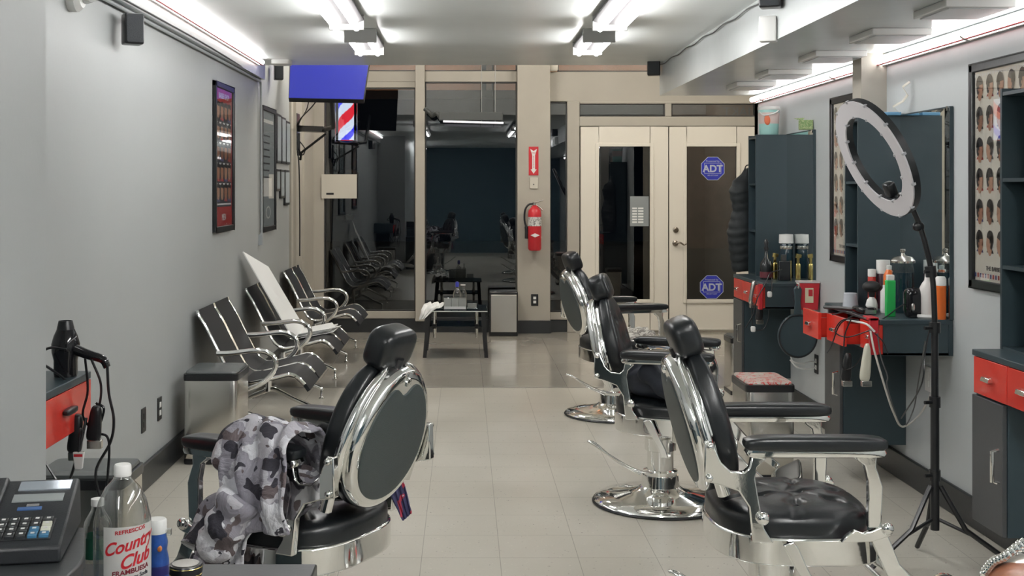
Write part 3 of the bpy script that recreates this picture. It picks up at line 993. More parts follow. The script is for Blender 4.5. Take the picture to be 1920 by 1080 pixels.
tag(obj('dark_hoodie', dk.xf(MC), M('dark_hood_cloth', (0.02, 0.02, 0.022), 0.7, bump=0.2, bscale=60), solid=0.02, sub=1), 'dark clothing bunched inside the arm of the left barber chair', 'clothing')
fg = MB()
fq = [Vector((-.262, 3.76, .535)), Vector((-.200, 3.78, .555)), Vector((-.163, 3.77, .418)), Vector((-.190, 3.75, .398))]
fv, nf = [], 12
for j in range(nf + 1):
    for i in range(nf + 1):
        p = fq[0].lerp(fq[1], i / nf).lerp(fq[3].lerp(fq[2], i / nf), j / nf)
        fv.append(p + Vector((0, .006 * math.sin(i * 1.7 + j * .4), 0)))
fg.add(fv, [(j * (nf + 1) + i, j * (nf + 1) + i + 1, (j + 1) * (nf + 1) + i + 1, (j + 1) * (nf + 1) + i) for j in range(nf) for i in range(nf)])
tag(obj('flag_cape', fg, ramp_mat('flag_cloth', [(0, (0.03, 0.03, 0.09)), (0.42, (0.03, 0.03, 0.09)), (0.53, (0.40, 0.03, 0.06)), (0.60, (0.5, 0.45, 0.48))], 18, 0.7), solid=0.006, sub=1), 'blue and red patterned cape corner hanging behind the left barber chair', 'cape')
# clothes on the middle chair, papers on the farthest one
M2 = chair_mat((0.90, 5.50, 0), -15)
t = thing('black_jacket', 'black jacket bunched on the seat of the middle barber chair', 'jacket', (0.95, 5.45, 0.5))
q = lump((0.02, -0.05, 0.575), (0.17, 0.17, 0.085), 11, 0.10, 0.75)
obj('body', q.xf(M2), navycloth, t, sharp=80)
q = MB().tube([(-0.05, -0.20, 0.64), (0.03, -0.24, 0.58), (0.12, -0.255, 0.52), (0.18, -0.2, 0.54)], lambda q: 0.045 + 0.005 * math.sin(q * 22), seg=16, smooth=6)
obj('sleeve', q.xf(M2), navycloth, t, sharp=80)
q = cloth_drape([(-0.02, 0.655), (0.06, 0.67), (0.14, 0.64), (0.19, 0.60)], -0.10, 0.16, fold=0.008, seed=12)
tag(obj('printed_bag', q.xf(M2), ramp_mat('printed_bag_film', [(0, (0.02, 0.03, 0.05)), (0.45, (0.30, 0.34, 0.40)), (0.52, (0.45, 0.22, 0.03)), (0.58, (0.5, 0.52, 0.5))], 10, 0.25), solid=0.004, sub=1), 'crumpled glossy printed bag on the clothes in the middle barber chair', 'bag')
M1 = chair_mat((0.95, 7.65, 0), 13)
q = cloth_drape([(-0.2, 0.50), (-0.1, 0.53), (0.0, 0.54), (0.1, 0.53), (0.2, 0.515)], -0.1, 0.24, fold=0.010, seed=13)
tag(obj('barber_cape', q.xf(M1), MATS['printed_cloth'], solid=0.006, sub=1), 'light patterned barber cape spread on the farthest barber chair seat', 'cape')

# ------------------------------------------------------------------ waiting benches (local y along the wall, origin at the near leg, wall side x = XL)
def make_bench(L):
    t = thing('waiting_bench', '', 'bench')
    prof = [(-1.505, .752), (-1.495, .725), (-1.455, .66), (-1.40, .55), (-1.345, .44), (-1.305, .375), (-1.25, .34), (-1.18, .342), (-1.05, .372), (-.985, .388), (-.945, .378), (-.90, .335), (-.875, .30)]
    P = [Vector((a, 0, b)) for a, b in prof]
    def off(p, i, d):
        a, b = P[max(0, i - 1)], P[min(len(P) - 1, i + 1)]
        tg = (b - a).normalized()
        return p + Vector((-tg.z, 0, tg.x)) * d
    for y0, y1 in ((0.016, L / 2 - 0.018), (L / 2 + 0.018, L - 0.016)):
        for nm, i0, i1 in (('backrest_pad', 0, 6), ('seat_pad', 6, 12)):
            top = [off(P[i], i, 0.016) for i in range(i0, i1 + 1)]
            bot = [off(P[i], i, -0.004) for i in range(i1, i0 - 1, -1)]
            obj(nm, MB().prism([(q.x, q.z) for q in top + bot], y0, y1, 'y'), leather2, t, sharp=30)
    for y in (0.006, L / 2 - 0.010, L / 2 + 0.010, L - 0.006):
        obj('side_rail', MB().tube([Vector((p.x, y, p.z)) + (off(p, i, 0.010) - p) for i, p in enumerate(P[:-1])], 0.0095, smooth=4, seg=8), chrome, t)
    for y in (0.0, L):
        arm = [(-1.385, y, .515), (-1.30, y, .517), (-1.18, y, .532), (-1.11, y, .525), (-1.062, y, .49), (-1.055, y, .44), (-1.085, y, .39), (-1.14, y, .345), (-1.20, y, .32), (-1.24, y, .305)]
        obj('armrest', MB().tube(arm, 0.0155, smooth=5, seg=12), chrome, t)
        leg = MB().tube([(-1.235, y, .32), (-1.235, y, .16)], 0.02, seg=12)
        leg.tube([(-1.26, y, .17), (-1.20, y, .175), (-1.08, y, .115), (-.985, y, .072), (-.975, y, .06)], 0.014, smooth=4)
        leg.tube([(-1.235, y, .17), (-1.34, y, .13), (-1.47, y, .07)], 0.014, smooth=4)
        obj('leg', leg, chrome, t)
        for fx in (-.975, -1.46):
            obj('foot', MB().lathe([(.022, 0), (.022, .006), (.012, .012), (.009, .016), (.009, .07)], (fx, y, 0), 16), chrome, t)
    obj('cross_beam', MB().box(-1.265, -1.215, 0, L, .262, .302), M('grey_powder_coat', (0.25, 0.25, 0.25), 0.4, 0.5), t, bev=0.004)
    return t
b1 = make_bench(0.86)
b1['group'] = 'waiting benches'
b1['label'] = 'nearest black and chrome two-seat waiting bench, beside the steel bin'
b1.location = (0, 6.72, 0)
b2 = dup(b1, (0, 8.22, 0), 0, 'middle waiting bench with a white board and papers on it', 'waiting benches')
b3 = dup(b1, (0, 9.95, 0), 0, 'farthest waiting bench, nearest the storefront window', 'waiting benches')
q = MB().add([(-1.50, 8.12, 1.01), (-1.41, 8.62, 0.875), (-1.165, 8.80, 0.40), (-1.20, 8.40, 0.385),
              (-1.495, 8.12, 1.015), (-1.405, 8.62, 0.88), (-1.16, 8.80, 0.405), (-1.195, 8.40, 0.39)],
             [(0, 1, 2, 3), (7, 6, 5, 4), (0, 4, 5, 1), (1, 5, 6, 2), (2, 6, 7, 3), (3, 7, 4, 0)])
tag(obj('foam_board', q, paper), 'large white board leaning on the middle waiting bench against the wall', 'board')
for i in range(7):
    random.seed(40 + i)
    a = random.uniform(-0.25, 0.25)
    q = MB().box(-0.12, 0.12, -0.15, 0.15, 0, 0.004)
    q.xf(Matrix.Translation((-1.06 + random.uniform(-.02, .02), 8.72 + random.uniform(-.03, .03), 0.396 + i * 0.0046)) @ Matrix.Rotation(a, 4, 'Z') @ Matrix.Rotation(-0.18, 4, 'Y'))
    tag(obj('paper_sheet', q, paper), 'white paper sheet in the pile on the middle waiting bench', 'paper', 'papers piled on the middle bench')

# ------------------------------------------------------------------ bins
def bin_(x0, x1, y0, y1, h, label, redtop=False, grp='brushed steel bins'):
    t = thing('trash_bin', label, 'trash bin', ((x0 + x1) / 2, (y0 + y1) / 2, 0), grp)
    c = ((x0 + x1) / 2, (y0 + y1) / 2)
    rx, ry = (x1 - x0) / 2, (y1 - y0) / 2
    obj('body', MB().sup((*c, h / 2 + 0.005), (rx, ry, h / 2 - 0.02), 0.04, 0.18, 48, 8), steel, t, sharp=30)
    obj('rim', MB().sup((*c, h - 0.022), (rx + 0.004, ry + 0.004, 0.018), 0.1, 0.18, 48, 8), blackp, t, sharp=30)
    obj('foot_ring', MB().sup((*c, 0.015), (rx + 0.003, ry + 0.003, 0.015), 0.1, 0.18, 48, 6), blackp, t, sharp=30)
    lid = MB().sup((*c, h), (rx - 0.006, ry - 0.006, 0.01), 0.2, 0.18, 40, 6)
    obj('lid', lid, ramp_mat('red_speckled_lid', [(0, (0.45, 0.42, 0.38)), (0.45, (0.5, 0.06, 0.05)), (0.52, (0.5, 0.47, 0.42))], 30, 0.4) if redtop else M('bin_lid_grey', (0.10, 0.11, 0.11), 0.25), t)
    return t
bin_(-1.465, -1.18, 6.25, 6.60, 0.475, 'brushed steel bin with black rim beside the nearest waiting bench')
bin_(-1.46, -1.145, 4.02, 4.30, 0.465, 'steel bin on the floor under the left workstation, half hidden by the register')
bin_(1.39, 1.63, 5.90, 6.25, 0.475, 'steel bin with red marked lid between the barber chairs and the middle workstation', True)
bin_(1.86, 2.05, 8.35, 8.60, 0.40, 'small bin on the floor beside the farthest workstation')
x0, x1 = (917 - CX) / 190, (970 - CX) / 190
t = thing('foil_front_box', 'black edged box with shiny silver front standing by the pillar under the window', 'bin', ((x0 + x1) / 2, 11.8, 0))
obj('body', MB().box(x0, x1, 11.72, 11.98, 0, 0.435), blackp, t, bev=0.01)
obj('front_panel', MB().box(x0 + 0.015, x1 - 0.012, 11.712, 11.72, 0.04, 0.405), M('satin_silver', (0.60, 0.58, 0.54), 0.3, 1.0, bump=0.6, bscale=5), t, bev=0.004)

# ------------------------------------------------------------------ coffee table
t = thing('coffee_table', 'low black glass coffee table with chrome posts in front of the storefront window', 'table', (-0.07, 10.45, 0))
glb = M('black_glass', (0.01, 0.012, 0.014), 0.05)
obj('tabletop', MB().box(-0.335, 0.20, 10.2, 10.75, 0.392, 0.402), glb, t, bev=0.003)
obj('top_edge', MB().box(-0.335, 0.20, 10.197, 10.2, 0.393, 0.401), M('glass_edge', (0.7, 0.75, 0.72), 0.2), t)
obj('shelf', MB().box(-0.30, 0.165, 10.26, 10.7, 0.255, 0.263), glb, t, bev=0.002)
for x_, xx in ((-0.30, -0.335), (0.165, 0.19)):
    for y_ in (10.24, 10.70):
        obj('leg', MB().prism([(x_ - 0.018, 0.39), (x_ + 0.018, 0.39), (xx + 0.016, 0), (xx - 0.016, 0)], y_ - 0.015, y_ + 0.015, 'y'), blackp, t)
for x_ in (-0.255, 0.11):
    for y_ in (10.3, 10.66):
        obj('post', MB().cyl((x_, y_, 0.16), (x_, y_, 0.392), 0.011), chrome, t)
        obj('post_collar', MB().cyl((x_, y_, 0.24), (x_, y_, 0.28), 0.017), blackp, t)
T0 = 0.402
t = thing('brochure_holder', 'clear acrylic card holder on the coffee table', 'holder', (-0.08, 10.32, T0))
obj('shell', MB().box(-0.175, 0.02, 10.27, 10.40, T0, T0 + 0.105), mat_thin('acrylic', (0.75, 0.78, 0.78), 0.25), t, bev=0.002)
for i in range(3):
    obj('card', MB().box(-0.17 + 0.064 * i, -0.112 + 0.064 * i, 10.33, 10.34, T0 + 0.005, T0 + 0.09), M('pale_card', (0.5, 0.52, 0.52), 0.6), t)
obj('label_strip', MB().box(-0.17, 0.015, 10.266, 10.269, T0 + 0.008, T0 + 0.03), paper, t)
t = thing('spray_bottle', 'small clear bottle with blue cap behind the acrylic holder', 'bottle', (-0.06, 10.50, T0))
obj('body', MB().lathe([(.035, 0), (.037, .01), (.036, .12), (.026, .15), (.013, .165), (.013, .18)], (-0.06, 10.50, T0), 20), clear, t)
obj('cap', MB().lathe([(.016, 0), (.016, .035), (.010, .045), (0, .045)], (-0.06, 10.50, T0 + 0.18), 16), M('blue_cap', (0.03, 0.04, 0.35), 0.3), t)
t = thing('dispenser_bottle', 'second slim clear bottle beside the blue capped one', 'bottle', (0.0, 10.52, T0))
obj('body', MB().lathe([(.022, 0), (.022, .13), (.008, .15), (.008, .19)], (0.0, 10.52, T0), 16), clear, t)
obj('pump', MB().box(-0.03, 0.012, 10.51, 10.53, T0 + 0.19, T0 + 0.20), white, t)
for x0, x1, s_ in ((-0.245, -0.18, 'left'), (0.025, 0.115, 'right')):
    tag(obj('card_stack', MB().box(x0, x1, 10.30, 10.38, T0, T0 + 0.012).box(x0 + .004, x1 - .006, 10.305, 10.38, T0 + 0.012, T0 + 0.055), MATS['acrylic'], bev=0.002), 'small clear tray of cards on the %s of the acrylic holder' % s_, 'tray', 'card trays')
q = cloth_drape([(10.16, T0 - 0.07), (10.18, T0 - 0.01), (10.20, T0 + 0.02), (10.30, T0 + 0.055), (10.40, T0 + 0.03)], -0.37, -0.20, fold=0.014, seed=21, nx=22, ny=30, taper=lambda s: (-0.375 + .05 * s, -0.345 + .17 * min(1, s * 2)))
tag(obj('white_cloth', q, paper, solid=0.005, sub=1), 'white cloth hanging over the left corner of the coffee table', 'cloth')

# ------------------------------------------------------------------ things on the pillar and storefront
yp = yb0 - 0.10
t = thing('fire_extinguisher', 'red fire extinguisher hanging on the pillar', 'fire extinguisher', (X(1000), yp - 0.08, Z(468)))
ex, ey = X(1000), yp - 0.085
obj('cylinder', MB().lathe([(.0, .0), (.055, .003), (.066, .02), (.067, .36), (.06, .40), (.035, .43), (.022, .44), (.022, .45)], (ex, ey, Z(468)), 32), redp, t)
obj('label_band', MB().lathe([(.0685, .245), (.0685, .335)], (ex, ey, Z(468)), 32, cap=False), ramp_mat('label_print', [(0, (0.6, 0.6, 0.58)), (0.5, (0.15, 0.15, 0.15)), (0.56, (0.6, 0.6, 0.58))], 40, 0.5), t)
obj('emblem', MB().prism([(ex - .045, Z(468) + .155), (ex, Z(468) + .175), (ex + .045, Z(468) + .155), (ex, Z(468) + .135)], ey - .074, ey - .066, 'y'), paper, t)
hd = MB().cyl((ex, ey, Z(468) + .45), (ex, ey, Z(468) + .48), 0.016)
hd.tube([(ex - .02, ey, Z(468) + .475), (ex + .03, ey, Z(468) + .485), (ex + .085, ey, Z(468) + .50)], 0.008)
hd.tube([(ex, ey, Z(468) + .465), (ex + .05, ey, Z(468) + .43), (ex + .08, ey, Z(468) + .40)], 0.008)
obj('valve_handle', hd, steel, t)
obj('hose', MB().tube([(ex - .01, ey, Z(468) + .465), (ex - .06, ey, Z(468) + .455), (ex - .095, ey, Z(468) + .40), (ex - .10, ey, Z(468) + .30), (ex - .08, ey, Z(468) + .22), (ex - .08, ey, Z(468) + .12)], lambda q: 0.010 if q < 0.75 else 0.018, smooth=6), blackp, t)
obj('wall_bracket', MB().box(ex - 0.03, ex + 0.03, ey + 0.06, yp, Z(430), Z(385)), steel, t)
t = thing('fire_sign', 'red fire extinguisher sign with white arrow on the pillar', 'sign', (X(999), yp, Z(329)))
obj('plate', MB().box(X(990), X(1008), yp - 0.004, yp, Z(329), Z(276)), redp, t)
xa = X(999)
obj('arrow', MB().prism([(xa, Z(326)), (xa + .03, Z(318)), (xa + .014, Z(318)), (xa + .014, Z(292)), (xa + .034, Z(280)), (xa, Z(284)), (xa - .034, Z(280)), (xa - .014, Z(292)), (xa - .014, Z(318)), (xa - .03, Z(318))], yp - 0.006, yp - 0.004, 'y'), paper, t)
text('lettering', 'FIRE', 0.022, redp, t, (xa, yp - 0.0065, Z(289)), (1, 0, 0), (0, 0, 1))
text('lettering', 'EXTINGUISHER', 0.018, redp, t, (xa + 0.006, yp - 0.0065, Z(304)), (0, 0, 1), (-1, 0, 0))
t = thing('inspection_tag', 'small cream switch plate under the red fire sign', 'plate', (xa, yp, Z(354)))
obj('plate', MB().box(X(992), X(1007), yp - 0.012, yp, Z(354), Z(333)), offw, t, bev=0.004)
obj('switch', MB().cyl((X(999), yp - 0.018, Z(346)), (X(999), yp - 0.012, Z(346)), 0.006), blackp, t)


def outlet(c, nrm, m, label, grp=None, wh=True):
    c, n = Vector(c), Vector(nrm)
    r = n.cross(Vector((0, 0, 1)))
    t = thing('wall_outlet', label, 'outlet', c, grp)
    def bx(mb, cu, cv, hu, hv, d0, d1):
        pts = [c + r * (cu + a * hu) + Vector((0, 0, cv + b * hv)) for a, b in ((-1, -1), (1, -1), (1, 1), (-1, 1))]
        mb.add([p + n * d0 for p in pts] + [p + n * d1 for p in pts], [(0, 1, 2, 3), (7, 6, 5, 4), (0, 4, 5, 1), (1, 5, 6, 2), (2, 6, 7, 3), (3, 7, 4, 0)])
        return mb
    obj('plate', bx(MB(), 0, 0, .036, .058, 0, .006), m, t, bev=0.002)
    q = MB()
    for s in (-1, 1):
        bx(q, 0, s * .02, .014, .013, .006, .008)
    obj('socket', q, white if wh else blackp, t)
    return t
outlet((XL, 5.72, 0.335), (1, 0, 0), blackp, 'black wall plate low on the left wall, nearer of two', wh=False)
outlet((XL, 6.02, 0.335), (1, 0, 0), blackp, 'black wall outlet low on the left wall, farther of two')
outlet((X(1001), yp, Z(560)), (0, -1, 0), blackp, 'black wall outlet at the foot of the pillar')
outlet((XR, 7.38, 0.36), (-1, 0, 0), blackp, 'black outlet with white plugs on the right wall beyond the middle workstation')
outlet((XR, 5.60, 0.55), (-1, 0, 0), white, 'white outlet under the middle workstation')
# card on the window, hours sign, stickers
t = thing('window_card', 'blank cream card taped to the left storefront window', 'sign', (X(638), YW - 0.05, Z(372)))
obj('card', MB().box(X(604), X(670), YW - 0.062, YW - 0.058, Z(372), Z(327)), offw, t)
obj('print_mark', MB().box(X(613), X(627), YW - 0.0635, YW - 0.062, Z(365), Z(361.5)), blackp, t)
t = thing('hours_sign', 'grey opening hours sign on the left door glass', 'sign', (X(1200), YW - 0.02, Z(424)))
obj('sheet', MB().box(X(1181), X(1216), YW - 0.017, YW - 0.014, Z(424), Z(368)), M('grey_sheet', (0.24, 0.26, 0.27), 0.5), t)
q = MB()
for r in range(6):
    for a, b in ((1185, 1194), (1196, 1206)):
        q.box(X(a), X(b), YW - 0.0185, YW - 0.017, Z(392 + r * 5.2), Z(389 + r * 5.2))
obj('print', q, paper, t)
t = None
bl = M('sticker_blue', (0.02, 0.03, 0.35), 0.4)
wl = M('sticker_white', (0.45, 0.48, 0.55), 0.4)
for cx_, cz_, lab in ((1336, 316, 'blue octagonal security sticker high on the right door glass'), (1334, 538, 'blue octagonal security sticker low on the right door glass')):
    xc, zc = X(cx_), Z(cz_)
    t = thing('security_sticker', lab, 'sticker', (xc, YW - 0.015, zc - 0.12), 'blue octagonal stickers')
    oc = lambda r: [(xc + r * math.cos(PI / 8 + k * PI / 4), zc + r * math.sin(PI / 8 + k * PI / 4)) for k in range(8)]
    obj('border', MB().prism(oc(0.128), YW - 0.0145, YW - 0.0135, 'y'), wl, t)
    obj('field', MB().prism(oc(0.122), YW - 0.0155, YW - 0.0145, 'y'), bl, t)
    fr = MB()
    for a, b, c_, d_ in ((-.085, .085, .052, .056), (-.085, .085, -.052, -.048), (-.085, -.081, -.052, .056), (.081, .085, -.052, .056)):
        fr.box(xc + a, xc + b, YW - 0.0165, YW - 0.0155, zc + c_, zc + d_)
    obj('inner_frame', fr, wl, t)
    text('lettering', 'ADT', 0.098, wl, t, (xc, YW - 0.0165, zc - 0.034), (1, 0, 0), (0, 0, 1), ext=0.001, bold=.03)
    text('lettering', 'Protected by', 0.026, wl, t, (xc, YW - 0.0165, zc + 0.066), (1, 0, 0), (0, 0, 1))
    text('lettering', '800.ADT.ASAP', 0.017, wl, t, (xc, YW - 0.0165, zc - 0.075), (1, 0, 0), (0, 0, 1))
t = thing('transom_lettering', 'dim mirrored lettering on the window above the right door', 'sign', (X(1385), YW + 0.01, Z(219)))
text('lettering', 'IAKT', 0.13, M('dim_letter', (0.14, 0.15, 0.16), 0.5), t, (X(1382), YW + 0.012, Z(217.5)), (-1, 0, 0), (0, 0, 1))
t = thing('hanging_lamp_bar', 'thin lit bar hanging by two wires behind the middle storefront window', 'lamp', (X(880), YW - .3, Z(235)))
obj('bar', MB().box(X(824), X(941), YW - .33, YW - .27, Z(229), Z(214)), M('bar_grey', (.05, .055, .055), .5), t, bev=.006)
obj('lamp_tube', MB().cyl((X(832), YW - .33, Z(231)), (X(942), YW - .33, Z(234)), .010), M('dim_tube', (1, 1, 1), .5, emit=.45, ecol=(.95, .9, 1)), t)
for q_ in (902, 927):
    obj('wire', MB().cyl((X(q_), YW - .3, Z(235)), (X(q_), YW - .3, 3.3), .003, seg=6), M('wire_grey', (.35, .35, .35), .4), t)
obj('cable_bundle', MB().tube([(X(798), YW - .3, Z(208)), (X(806), YW - .32, Z(214)), (X(812), YW - .28, Z(220)), (X(820), YW - .31, Z(216)), (X(826), YW - .3, Z(224))], .02, smooth=6), M('bar_grey'), t)
# barber pole
bx_, by_ = X(645), YW + 0.22
t = thing('barber_pole', 'lit red white and blue barber pole in the left storefront window', 'barber pole', (bx_, by_, Z(325)))
obj('lower_housing', MB().lathe([(.10, 0), (.13, .02), (.13, .06), (.10, .09), (.10, .30), (.13, .34), (.13, .36), (.105, .38)], (bx_, by_, Z(325) - 0.05), 28), blackp, t)
n = 96
vs, fs, ms_ = [], [], []
q = MB()
zb0, zt0 = Z(261), Z(183)
rows = 40
for j in range(rows):
    for i in range(n):
        a0, a1 = 2 * PI * i / n, 2 * PI * (i + 1) / n
        z0, z1 = zb0 + (zt0 - zb0) * j / rows, zb0 + (zt0 - zb0) * (j + 1) / rows
        ph = ((z0 - zb0) / 0.43 - (i / n - 0.75)) % 1.0
        mi = 1 if 0.36 <= ph < 0.66 else (2 if ph < 0.10 or ph > 0.92 else 0)
        pt = lambda a, z: (bx_ + 0.080 * math.cos(a), by_ + 0.080 * math.sin(a), z)
        q.add([pt(a0, z0), pt(a1, z0), pt(a1, z1), pt(a0, z1)], [(0, 1, 2, 3)], mi)
obj('striped_cylinder', q, [M('pole_white', (0.8, 0.8, 0.85), 0.4, emit=1.7, ecol=(0.85, 0.87, 1.0)), M('pole_red', (0.7, 0.02, 0.03), 0.4, emit=1.6, ecol=(1.0, 0.03, 0.05)), M('pole_blue', (0.03, 0.03, 0.6), 0.4, emit=1.7, ecol=(0.05, 0.05, 1.0))], t)
obj('side_rods', MB().cyl((bx_ + .115, by_, zb0 - .02), (bx_ + .115, by_, zt0), .008).cyl((bx_ - .115, by_, zb0 - .02), (bx_ - .115, by_, zt0), .008), steel, t)
obj('upper_housing', MB().lathe([(.105, 0), (.13, .02), (.12, .12), (.06, .18), (0, .19)], (bx_, by_, zt0), 28), blackp, t)
obj('bracket', MB().cyl((bx_ - .05, by_, Z(325) - 0.45), (bx_ - .05, by_, Z(325)), .012).cyl((bx_ + .05, by_, Z(325) - 0.45), (bx_ + .05, by_, Z(325)), .012).box(bx_ - .09, bx_ + .09, YW + .02, by_ + .02, Z(325) - 0.47, Z(325) - 0.42), blackp, t)
# screen and its arm
t = thing('television', 'wall mounted screen showing plain blue, tilted below the ceiling at left', 'television', (-1.1, 10.2, 2.3))
Yt = 9.75
P0, P1, P2, P3 = at(541, 184, Yt), at(682, 187, Yt), at(697, 86, Yt + 0.30), at(545, 86, Yt + 0.30)
nn = (P1 - P0).cross(P3 - P0).normalized()
if nn.y > 0:
    nn = -nn
def slab(P, d0, d1):
    a = [p + nn * d0 for p in P]
    b = [p + nn * d1 for p in P]
    return MB().add(a + b, [(0, 1, 2, 3), (7, 6, 5, 4), (0, 4, 5, 1), (1, 5, 6, 2), (2, 6, 7, 3), (3, 7, 4, 0)])
obj('casing', slab([P0, P1, P2, P3], -0.05, -0.001), blackp, t)
ctr = (P0 + P1 + P2 + P3) / 4
obj('screen', slab([ctr + (p - ctr) * 0.985 for p in (P0, P1, P2, P3)], -0.001, 0.001), M('blue_screen', (0.01, 0.012, 0.1), 0.2, emit=0.32, ecol=(0.055, 0.075, 0.85)), t)
am = MB()
a0, a1, a2 = at(556, 241, 10.7), at(608, 243, 10.5), at(625, 238, 10.4)
am.tube([at(548, 243, 10.75), a0, a1], 0.034, seg=4)
am.tube([at(563, 300, 10.72), at(565, 286, 10.7), at(612, 250, 10.5)], 0.011)
am.tube([at(560, 250, 10.72), at(560, 292, 10.72)], 0.014)
am.tube([a1, a2, at(622, 200, 10.2), at(618, 160, 9.99)], 0.02)
am.box(XL + 0.02, XL + 0.05, 10.64, 10.82, Z(300) + 0.05, Z(220) - 0.05)
tag(obj('monitor_arm', am, blackp), 'black swing arm mount on the wall below the blue screen', 'bracket')
q = MB().tube([at(600, 180, 10.2), at(585, 200, 10.4), at(562, 225, 10.6), at(552, 250, 10.7), at(553, 275, 10.7), at(560, 300, 10.7), at(562, 400, 10.75), at(562, 480, 10.8)], 0.006, smooth=6)
q.tube([at(580, 180, 10.2), at(575, 205, 10.5), at(560, 232, 10.65), at(556, 262, 10.7), at(566, 290, 10.7), at(572, 280, 10.7), at(562, 265, 10.7)], 0.005, smooth=6)
tag(obj('screen_cable', q, blackp), 'black cables hanging from the screen down the front left wall', 'cable')
tag(obj('access_point', MB().sup((-1.33, 8.75, ZC - 0.015), (0.07, 0.08, 0.02), 0.3, 0.3, 24, 8), lampw), 'small flat white box on the ceiling edge above the blue screen', 'ceiling device')
tag(obj('motion_sensor', MB().sup((X(1037), yb0 - 0.03, Z(127)), (0.045, 0.03, 0.045), 0.5, 0.4, 20, 10), offw), 'small cream sensor above the pillar by the ceiling edge', 'sensor')

# ------------------------------------------------------------------ workstations on the right wall
WT = 0.856
def station(yn, label, opens=(0.0, 0.0, 0.0), first='x'):
    """yn: nearer end (worktop side plane); tower and cupboard at the far end"""
    yf = yn + 0.82
    t = thing('barber_workstation', label, 'workstation', (2.0, yn + 0.4, WT), 'red and black workstations')
    obj('worktop', MB().box(1.845, XR - 0.001, yn, yf, WT - 0.022, WT), blackmat, t, bev=0.003)
    bd = MB().box(1.86, XR - 0.001, yn + 0.005, yn + 0.025, WT - 0.158, WT - 0.022)
    bd.box(1.86, XR - 0.001, yf - 0.025, yf - 0.005, WT - 0.158, WT - 0.022).box(1.86, XR - 0.001, yn + 0.005, yf - 0.005, WT - 0.16, WT - 0.148).box(2.15, XR - 0.001, yn, yf, WT - 0.16, WT - 0.02)
    obj('drawer_case', bd, blackmat, t)
    k = 0.80 / 3
    for i, op in enumerate(opens):
        a, b = yn + 0.01 + i * k, yn + 0.01 + (i + 1) * k - 0.006
        xf = 1.845 - op
        d = obj('drawer', MB().box(xf, xf + 0.016, a, b, WT - 0.155, WT - 0.024), red, t, bev=0.002)
        if op > 0.01:
            obj('drawer_tray', MB().box(xf + .016, xf + .22, a + .012, a + .022, WT - .14, WT - .05).box(xf + .016, xf + .22, b - .022, b - .012, WT - .14, WT - .05).box(xf + .016, xf + .22, a + .012, b - .012, WT - .145, WT - .138), red, d)
        ym = (a + b) / 2
        obj('handle', MB().prism([(xf, WT - .078), (xf - .018, WT - .082), (xf - .022, WT - .098), (xf - .006, WT - .098), (xf, WT - .094)], ym - .03, ym + .03, 'y'), chrome, d, bev=0.002)
    yt = yf - 0.21
    tw = MB().box(1.948, XR - 0.001, yt, yt + 0.014, WT, 1.80).box(1.948, XR - 0.001, yf - 0.014, yf, WT, 1.80).box(2.155, XR - 0.001, yt, yf, WT, 1.80)
    obj('tower_case', tw, blackmat, t)
    for z in (WT + .01, 1.16, 1.475, 1.787):
        obj('tower_shelf', MB().box(1.95, 2.155, yt + .014, yf - .014, z - .013, z), blackmat, t)
    obj('mirror', MB().box(2.155, XR - 0.001, yn, yt - 0.001, WT, 1.80), [mirror], t)
    obj('mirror_edge', MB().box(2.152, 2.169, yn - 0.004, yn, WT, 1.80).box(2.152, 2.169, yn, yt - .001, 1.798, 1.804), blackmat, t)
    obj('mirror_clip', MB().box(2.148, 2.155, yn + .01, yn + .03, 1.785, 1.805), chrome, t)
    yc = yf - 0.25
    obj('cupboard', MB().box(1.862, XR - 0.001, yc, yf, 0.24 if first == 'n' else 0.18, WT - .16), blackmat, t)
    d = obj('cupboard_door', MB().box(1.845, 1.861, yc + .002, yf - .002, 0.24 if first == 'n' else 0.18, WT - .163), greylam, t, bev=0.002)
    obj('handle', MB().tube([(1.845, yc + .03, .42), (1.822, yc + .03, .425), (1.822, yc + .03, .53), (1.845, yc + .03, .535)], .007, seg=8), chrome, d)
    return t
station(5.32, 'red and black workstation in the middle of the right wall, two drawers pulled out', (0.0, 0.075, 0.115))
station(7.40, 'farthest red and black workstation, beside the glass doors')
station(3.54, 'nearest red and black workstation at the right edge', first='n')

def bottle(name, label, x, y, z, prof, m, capprof=None, capm=None, cat='bottle', grp=None, extra=None, seg=24):
    t = thing(name, label, cat, (x, y, z), grp)
    obj('body', MB().lathe(prof, (x, y, z), seg), m, t)
    if capprof:
        obj('cap', MB().lathe(capprof, (x, y, z), seg), capm, t)
    if extra:
        extra(t)
    return t
GP = 'products on the middle workstation'
t = thing('cup', 'grey plastic cup upside down on the middle workstation', 'cup', (1.90, 5.90, WT), GP)
t = tag(t, 'pale grey plastic cup at the far corner of the middle worktop', 'cup')
obj('shell', MB().lathe([(.038, 0), (.037, .004), (.032, .068), (.028, .07), (0, .07)], (1.90, 5.90, WT), 24), M('pale_grey_plastic', (0.45, 0.48, 0.52), 0.35), t)
